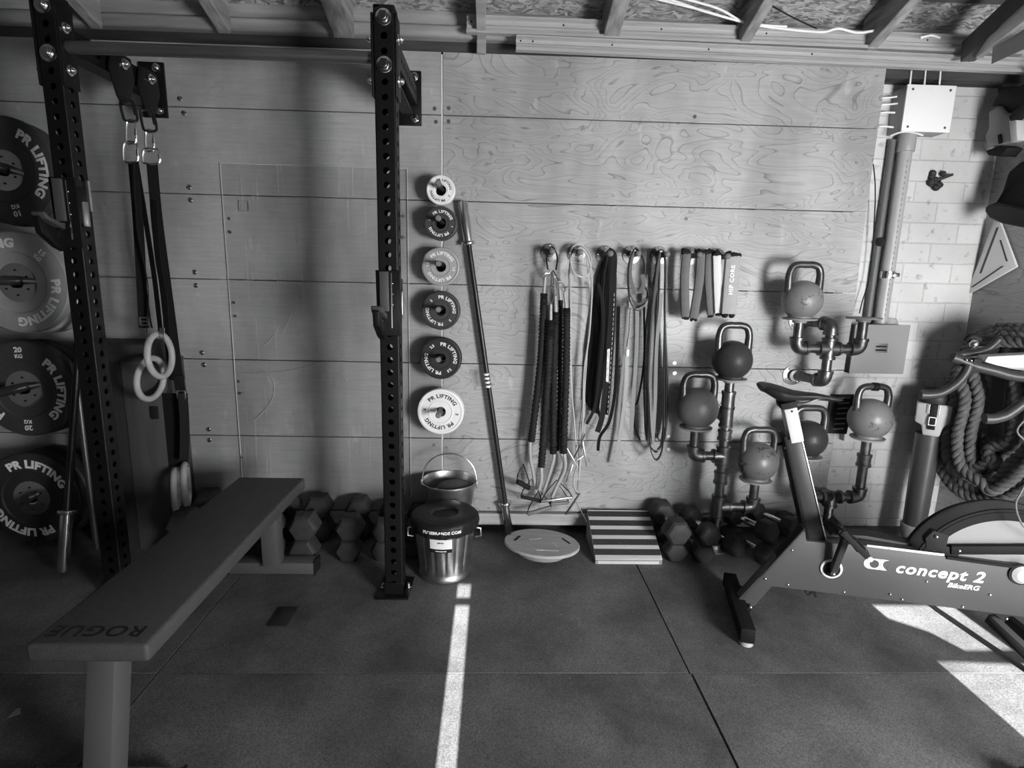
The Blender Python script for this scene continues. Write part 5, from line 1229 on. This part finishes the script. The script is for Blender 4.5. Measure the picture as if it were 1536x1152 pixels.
# rear leg: black diagonal channel from the seat tube to the stabiliser
a, b = B(1105, 899, -.036), B(1204, 790, -.036); MB().beam(a, b, .058, .012, zU).build('rear_leg', frame_m, bike, bev=.003)
# rear stabiliser
a, b = AZ(1122, 955, .045), AZ(1094, 868, .045); sb = MB().beam(a, b, .055, .06).build('stabiliser', frame_m, bike, bev=.006)
d = (b-a).normalized()
for q in (a+d*.02, b-d*.02): MB().lathe([(.022, 0), (.026, .004), (.022, .016)], (q.x, q.y, 0), UP, 16).build('rubber_foot', mat('foot_grey', .3, .5), sb)
fp = AP(1116, 912, O-ub*.09, ub); m = MB()
for dx, dz in ((-.011, 0), (.013, -.004)): m.sphere(fp+ua*dx+zU*dz-ub*.0, .007, n=10, m=6)
m.sphere(fp+ua*.024+zU*.008, .008, n=10, m=6); m.each('stabiliser_bolt', chrome, bike)
MB().prism([B(1104, 903, -.075), B(1127, 908, -.075), B(1127, 918, -.075), B(1104, 918, -.075)], ub*.15).build('foot_bracket', frame_m, bike, bev=.002)
# cover screws
for (x, y) in ((1188, 825), (1148, 868), (1182, 877), (1266, 888), (1390, 872), (1335, 891), (1353, 899), (1444, 910), (1485, 892), (1510, 928)):
    MB().sphere(B(x, y, -.066), .0058, n=10, m=6).build('cover_screw', chrome, bike)
MB().beam(B(1300, 818, -.067), B(1416, 832, -.067), .006, .008, zU).build('trim_strip', steel, bike)
MB().beam(B(1420, 836.5, -.068), B(1640, 866, -.068), .006, .011, zU).build('top_trim', frame_m, bike)
# lettering
def blt(txt, x, y, size, **k):
    mb = MB(); p0, p1 = B(1340, 850, -.0655), B(1480, 868, -.0655)
    flat_text(mb, txt, B(x, y, -.0655), ua, zU, size, **k); return mb
blt('concept 2', 1407, 866, .060, bold=.024, sp=1.1, shear=.22, sxy=1.1).build('lettering', letter_white, bike, smooth=False)
blt('BikeERG', 1444, 883, .026, bold=.018, sp=1.0, shear=.25, sxy=1.1).build('lettering', letter_white, bike, smooth=False)
pc = B(1313, 846, -.0662); m = MB(); n = 20
H_ = .0215
pl = [pc+ua*x+zU*z for x, z in [(-.018+H_*math.cos(a)*1.0, H_*math.sin(a)) for a in [PI/2+i*PI/12 for i in range(13)]]+[(.034, -H_), (.042, -H_), (.034, -H_*.7), (.026, -H_*.2), (.025, H_*.3), (.031, H_*.75), (.044, H_), (.034, H_)]]
m.prism(pl, -ub*.0008); m.build('emblem', letter_white, bike, smooth=False)
m = MB(); q = pc+ua*-.004-ub*.001
m.prism([q+ua*(.0165*math.cos(2*PI*k/24))+zU*(.0165*math.sin(2*PI*k/24)) for k in range(24)], -ub*.0006); m.beam(q+ua*.0205+zU*H_, q+ua*.0205-zU*H_, .0012, .0012); m.build('emblem_cutout', body_m, bike, smooth=False)
# seat tube, slide, saddle
def quad(x0, y0, x1, y1, w, v0, v1, m, name, bev=.003):
    a, b = B(x0, y0, v0), B(x1, y1, v0); d = (b-a).normalized(); s = d.cross(ub).normalized()
    return MB().prism([a+s*w/2, b+s*w/2, b-s*w/2, a-s*w/2], ub*(v1-v0)).build(name, m, bike, bev=bev)
quad(1191, 658, 1227, 818, .052, -.04, .04, frm2, 'seat_tube')
quad(1178, 655, 1212, 812, .014, -.045, .045, frame_m, 'seat_tube_rear')
quad(1202.5, 658, 1240.5, 816, .005, -.042, .042, steel, 'seat_tube_edge', .001)
quad(1186, 613, 1197, 664, .046, -.042, .03, mat('seat_slide', .5, .4), 'seat_slide')
quad(1183, 604, 1185, 613, .058, -.05, .04, matte_black, 'slide_cap')
MB().lathe([(0, 0), (.0045, 0), (.0045, .001), (0, .001)], B(1188, 617, -.0425), -ub, 10).build('slide_screw', matte_black, bike)
# saddle as cross sections along its length
m = MB(); secs = [(1140, 580, .075, .018), (1146, 579, .085, .03), (1158, 582, .082, .045), (1172, 587, .07, .055), (1188, 591, .05, .045), (1205, 592, .035, .032), (1225, 593, .026, .024), (1248, 597, .020, .018), (1260, 599, .014, .012), (1265, 600, .004, .004)]
vs = []; fs = []
for (x, y, hw, th) in secs:
    c = B(x, y, 0)
    for k in range(16):
        a = 2*PI*k/16; s_ = math.sin(a); vs.append(c+ub*(math.cos(a)*hw)+zU*((s_*th*.35) if s_ > 0 else s_*th*.75))
for i in range(len(secs)-1):
    for k in range(16): fs.append((i*16+k, i*16+(k+1) % 16, i*16+16+(k+1) % 16, i*16+16+k))
fs += [tuple(range(16)), tuple((len(secs)-1)*16+k for k in range(16))]
m.add(vs, fs); sd = m.build('saddle', mat('saddle_black', .014, .35), bike, ang=60)
m = MB()
for v in (-.022, .022): m.tube(spline([B(1173, 603, v), B(1196, 605, v), B(1212, 603, v), B(1228, 598, v), B(1246, 597, v)], 5), .0035, 8)
m.each('saddle_rail', chrome, sd)
MB().box(B(1185, 602, 0), (.04, .05, .016)).build('saddle_clamp', frame_m, bike, bev=.003)
MB().tube([B(1166, 667, .0), B(1180, 663, -.0), B(1190, 661, 0)], [.006, .009, .012], 10).build('lever', matte_black, bike)
MB().sphere(B(1180, 672, -.03), .007, n=10, m=6).build('lever_pin', chrome, bike)
# crank and pedal
cc = B(1247, 853, -.068)
MB().lathe([(0, .004), (.038, .004), (.04, .002), (.04, 0)], cc, -ub, 32).build('crank_disc', mat('disc_pale', .6, .4), bike)
a = cc-ub*.02; e = B(1268, 808, -.13)
cr = MB().beam(a, e, .024, .032, ub).build('crank_arm', frm2, bike, bev=.006)
MB().lathe([(0, .03), (.013, .03), (.014, .012), (.03, .008), (.032, 0)], cc, -ub, 20).build('crank_boss', frame_m, bike)
MB().sphere(B(1250, 861, -.105), .009, n=12, m=8).build('crank_bolt', chrome, cr)
pd = MB(); a, b = B(1256, 789, -.15), B(1294, 826, -.155); d = (b-a).normalized(); s = ub
pd.beam(a+s*.05, b+s*.05, .012, .022, zU).beam(a-s*.05, b-s*.05, .012, .022, zU)
for f in (.05, .4, .75): q = a.lerp(b, f); pd.beam(q-s*.05, q+s*.05, .03, .016, zU)
pdo = pd.build('pedal', matte_black, bike, bev=.003)
MB().prism([B(1245, 804, -.17), B(1262, 788, -.17), B(1274, 800, -.17), B(1264, 812, -.17), B(1258, 803, -.17)], ub*.1).build('toe_cage', matte_black, pdo, bev=.003)
MB().tube([b-s*.05+d*.01, b-s*.056+d*.01], .010, 12).build('pedal_reflector', mat('reflector_pale', .55, .4), pdo, bev=.002)
MB().ribbon(spline([B(1256, 786, -.17), B(1272, 800, -.19), B(1290, 812, -.19), B(1302, 828, -.17)], 5), .012, .003, ub).build('pedal_strap', webbing, pdo)
# flywheel housing
hc = B(1500, 879, -.05); Zh = (hc-CAM).dot(FWD); RH = 121*Zh/FPX
def hring(r0, r1, v0, v1, m, name, bev=0):
    vs = []; fs = []; N = 60
    for k in range(N+1):
        a = PI*.04+PI*.92*k/N
        for r, v in ((r0, v0), (r1, v0), (r1, v1), (r0, v1)): vs.append(hc+ua*(math.cos(a)*r)+zU*(math.sin(a)*r)+ub*v)
    for k in range(N):
        for i in range(4): fs.append((4*k+i, 4*k+(i+1) % 4, 4*k+4+(i+1) % 4, 4*k+4+i))
    fs += [(0, 1, 2, 3), (4*N, 4*N+1, 4*N+2, 4*N+3)]
    return MB().add(vs, fs).build(name, m, bike, bev=bev, seg=1)
hring(RH*.975, RH*1.005, -.004, .004, frame_m, 'housing_rim')
hring(RH*.95, RH, .004, .085, mat('housing_band', .12, .45), 'housing_band')
hring(RH*.95, RH*1.012, .085, .095, frame_m, 'housing_rim')
hring(RH*.865, RH*.974, -.006, .03, frame_m, 'housing_ring', .002)
hring(0.01, RH*.864, .012, .03, mat('fan_cover_grey', .17, .4), 'fan_cover')
cy = B(1500, 824, -.055); MB().beam(B(1425, 824, -.056), B(1640, 824, -.056), .02, .034, zU).build('cross_bar', frame_m, bike, bev=.003)
MB().prism([B(x, y, -.058) for x, y in ((1388, 808), (1400, 796), (1424, 803), (1420, 820), (1440, 822), (1438, 836), (1420, 838), (1405, 826), (1390, 826))], ub*.03).build('housing_bracket', matte_black, bike, bev=.003)
m = MB(); m.sphere(B(1405, 805, -.062), .007, n=10, m=6).sphere(B(1439, 826, -.064), .007, n=10, m=6); m.each('bracket_bolt', chrome, bike)
MB().lathe([(.03, .0), (.034, .004), (.022, .014), (.0, .014)], B(1533, 862, -.068), -ub, 24).build('axle_cap', mat('axle_pale', .4, .35), bike)
MB().lathe([(.034, .0), (.04, .0), (.04, .006), (.034, .006)], B(1531, 861, -.066), -ub, 24, close=True).build('axle_ring', matte_black, bike)
# front leg, running beyond the frame
for k, (x, y) in enumerate(((1484, 926), (1512, 930))):
    a = B(x, y, -.02+.06*k); b = AZ(1600+k*26, 1035-k*12, .03); MB().beam(a, b, .03, .04).build('front_leg', frame_m, bike, bev=.004)
a, b = AZ(1660, 1120, .035), AZ(1590, 960, .035); MB().beam(a, b, .055, .06).build('stabiliser', frame_m, bike, bev=.006)
# handlebar
grip_m = mat('grip_black', .03, .38)
for name, pts, r, v in (('hand_grip', [(1381, 592), (1395, 592), (1412, 589), (1432, 577), (1446, 562), (1453, 548)], .0155, -.14), ('handlebar', [(1428, 536), (1440, 540), (1462, 549), (1490, 556), (1515, 563), (1540, 566), (1575, 566)], .0175, -.12),
    ('hand_grip', [(1426, 536), (1440, 532), (1462, 529), (1480, 524), (1490, 517), (1498, 509)], .0125, .02), ('hand_grip', [(1477, 628), (1490, 628), (1508, 623), (1522, 614), (1538, 603), (1560, 596)], .0165, -.30)):
    MB().tube(spline([B(x, y, v) for x, y in pts], 6), r, 14).build(name, grip_m, bike)
MB().prism([B(x, y, -.06) for x, y in ((1478, 541), (1482, 535), (1580, 530), (1580, 562), (1520, 554), (1498, 549), (1478, 543))], ub*.06).build('monitor_arm', mat('monitor_arm_white', .5, .35), bike, bev=.002)
m = MB()
for q in ((1450, 540), (1457, 541), (1451, 554), (1456, 555)): m.sphere(B(*q, -.142), .004, n=8, m=5)
m.sphere(B(1461, 516, .0), .014, (1, 1, 1.2)); m.each('clamp_bolt', chrome, bike)
MB().box(B(1461, 548, -.12), (.03, .03, .05)).build('bar_clamp', matte_black, bike, bev=.004)
MB().tube(spline([B(1450, 512, .02), B(1458, 505, .02), B(1470, 510, .02)], 5), .012, 10).build('clamp_end', matte_black, bike)
MB().beam(B(1566, 560, .0), B(1620, 860, .0), .05, .07).build('handlebar_post', frm2, bike, bev=.005)
MB().tube([B(1545, 598, -.30), B(1600, 590, -.14), B(1570, 566, -.12)], .014, 10).build('bar_link', grip_m, bike)
MB().tube(spline([B(1208, 886, .0), B(1212, 892, .0), B(1219, 888, 0), B(1224, 895, 0), B(1222, 888, 0)], 5), .004, 6).build('loose_wire', matte_black, bike)
MB().tube(spline([B(1575, 600, -.16), B(1528, 640, -.16), B(1536, 660, -.15), B(1560, 680, -.12), B(1534, 734, -.12), B(1524, 755, -.12), B(1529, 778, -.12), B(1540, 794, -.12), B(1580, 820, -.1)], 8), .0032, 8).build('sensor_cable', mat('cable_grey', .12, .35), bike)

# ================================================================== FLAT BENCH
hb = .44; x0, x1 = -1.142, -.845; y0, y1 = 1.268, 2.447
bench = thing('flat_bench', 'long black padded flat weight bench standing end-on in the left foreground', 'bench', ((x0+x1)/2, (y0+y1)/2, 0))
vinyl = mat('bench_vinyl', .058, .5, nz=.1, ns=60, bump=.25, bs=260); bfr = mat('bench_frame', .075, .45, nz=.05)
pad_ = MB().bb(x0, x1, y0, y1, hb-.052, hb).build('pad', vinyl, bench, bev=.012, seg=4)
mb = MB(); flat_text(mb, 'ROGUE', (-1.00, y0+.075, hb), (-1, 0, 0), (0, -1, 0), .062, .012, 1.12, lift=.0009, sxy=1.06)
mb.build('embossed_letters', mat('emboss_black', .02, .35), pad_, smooth=False)
for yf, yp in ((1.262, 1.262), (2.41, 2.385)):
    xm = -.985 if yf < 2 else -.985
    w = .27
    dy_ = .075 if yf < 2 else 0
    po = MB().prism([(xm-.036, yp-.036, .05), (xm-.036, yp+.036, .05), (xm-.036+.0, yp+.036+dy_, hb-.058), (xm-.036, yp-.036+dy_, hb-.058)], (.072, 0, 0)).build('leg_post', bfr, bench, bev=.004)
    bs_ = MB().bb(xm-.20, xm+.185, yf-.038, yf+.038, 0.004, .058).build('foot_bar', bfr, bench, bev=.004)
    for sx in (-.201, .186): MB().bb(xm+sx-.004, xm+sx+.004, yf-.04, yf+.04, .0, .062).build('end_cap', matte_black, bs_, bev=.002)
MB().bb(-.985-.035, -.985+.035, 1.43, 2.35, hb-.13, hb-.075).build('spine', bfr, bench, bev=.003)
for yp in (1.36, 2.30): MB().bb(-1.12, -.87, yp, yp+.11, hb-.06, hb-.0525).build('pad_plate', bfr, bench, bev=.001)

# ================================================================== FLOOR BITS
tag(MB().bb(*(lambda a, b: (a.x, b.x, a.y, b.y))(AZ(400, 940), AZ(447, 912)), 0, .004).build('rubber_patch', mat('patch_rubber', .02, .6), bev=.001), 'thin dark rubber patch lying on the mat right of the bench', 'rubber patch')
tag(MB().prism([AZ(11, 1077), AZ(31, 1071), AZ(31, 1062), AZ(25, 1063)], (0, 0, .001)).build('paint_mark', mat('mark_grey', .22, .7)), 'small pale painted leaf on the mat at the far left', 'mark')  # thin sliver drawn for the pale paint mark on the mat
a = AZ(1525, 1150, .0); t = thing('dark_shoe', 'toe of a dark shoe at the very bottom right corner', 'shoe', a)
d = V((.25, -.97, 0)).normalized(); s = V((d.y, -d.x, 0)); tip = AZ(1524, 1146, .04); m = MB(); vs = []; fs = []
for i, (l, w, h) in enumerate(((0, .004, .01), (.012, .028, .032), (.04, .042, .048), (.09, .05, .062), (.15, .046, .08), (.2, .04, .095), (.25, .035, .10), (.28, .02, .09))):
    for k in range(14): an = 2*PI*k/14; vs.append(V((tip.x, tip.y, 0))+d*l+s*(math.cos(an)*w)+V((0, 0, .012+h/2+math.sin(an)*h/2)))
for i in range(7):
    for k in range(14): fs.append((i*14+k, i*14+(k+1) % 14, i*14+14+(k+1) % 14, i*14+14+k))
fs += [tuple(range(14)), tuple(98+k for k in range(14))]; m.add(vs, fs); m.build('upper', mat('shoe_black', .03, .6, nz=.4, ns=60), t, ang=80)
MB().prism([V((tip.x, tip.y, 0))+d*l+s*w for l, w in ((.0, .0), (.02, .035), (.09, .053), (.2, .043), (.285, .03), (.285, -.03), (.2, -.043), (.09, -.053), (.02, -.035))], (0, 0, .018)).build('sole', mat('shoe_sole', .1, .6), t, bev=.003)
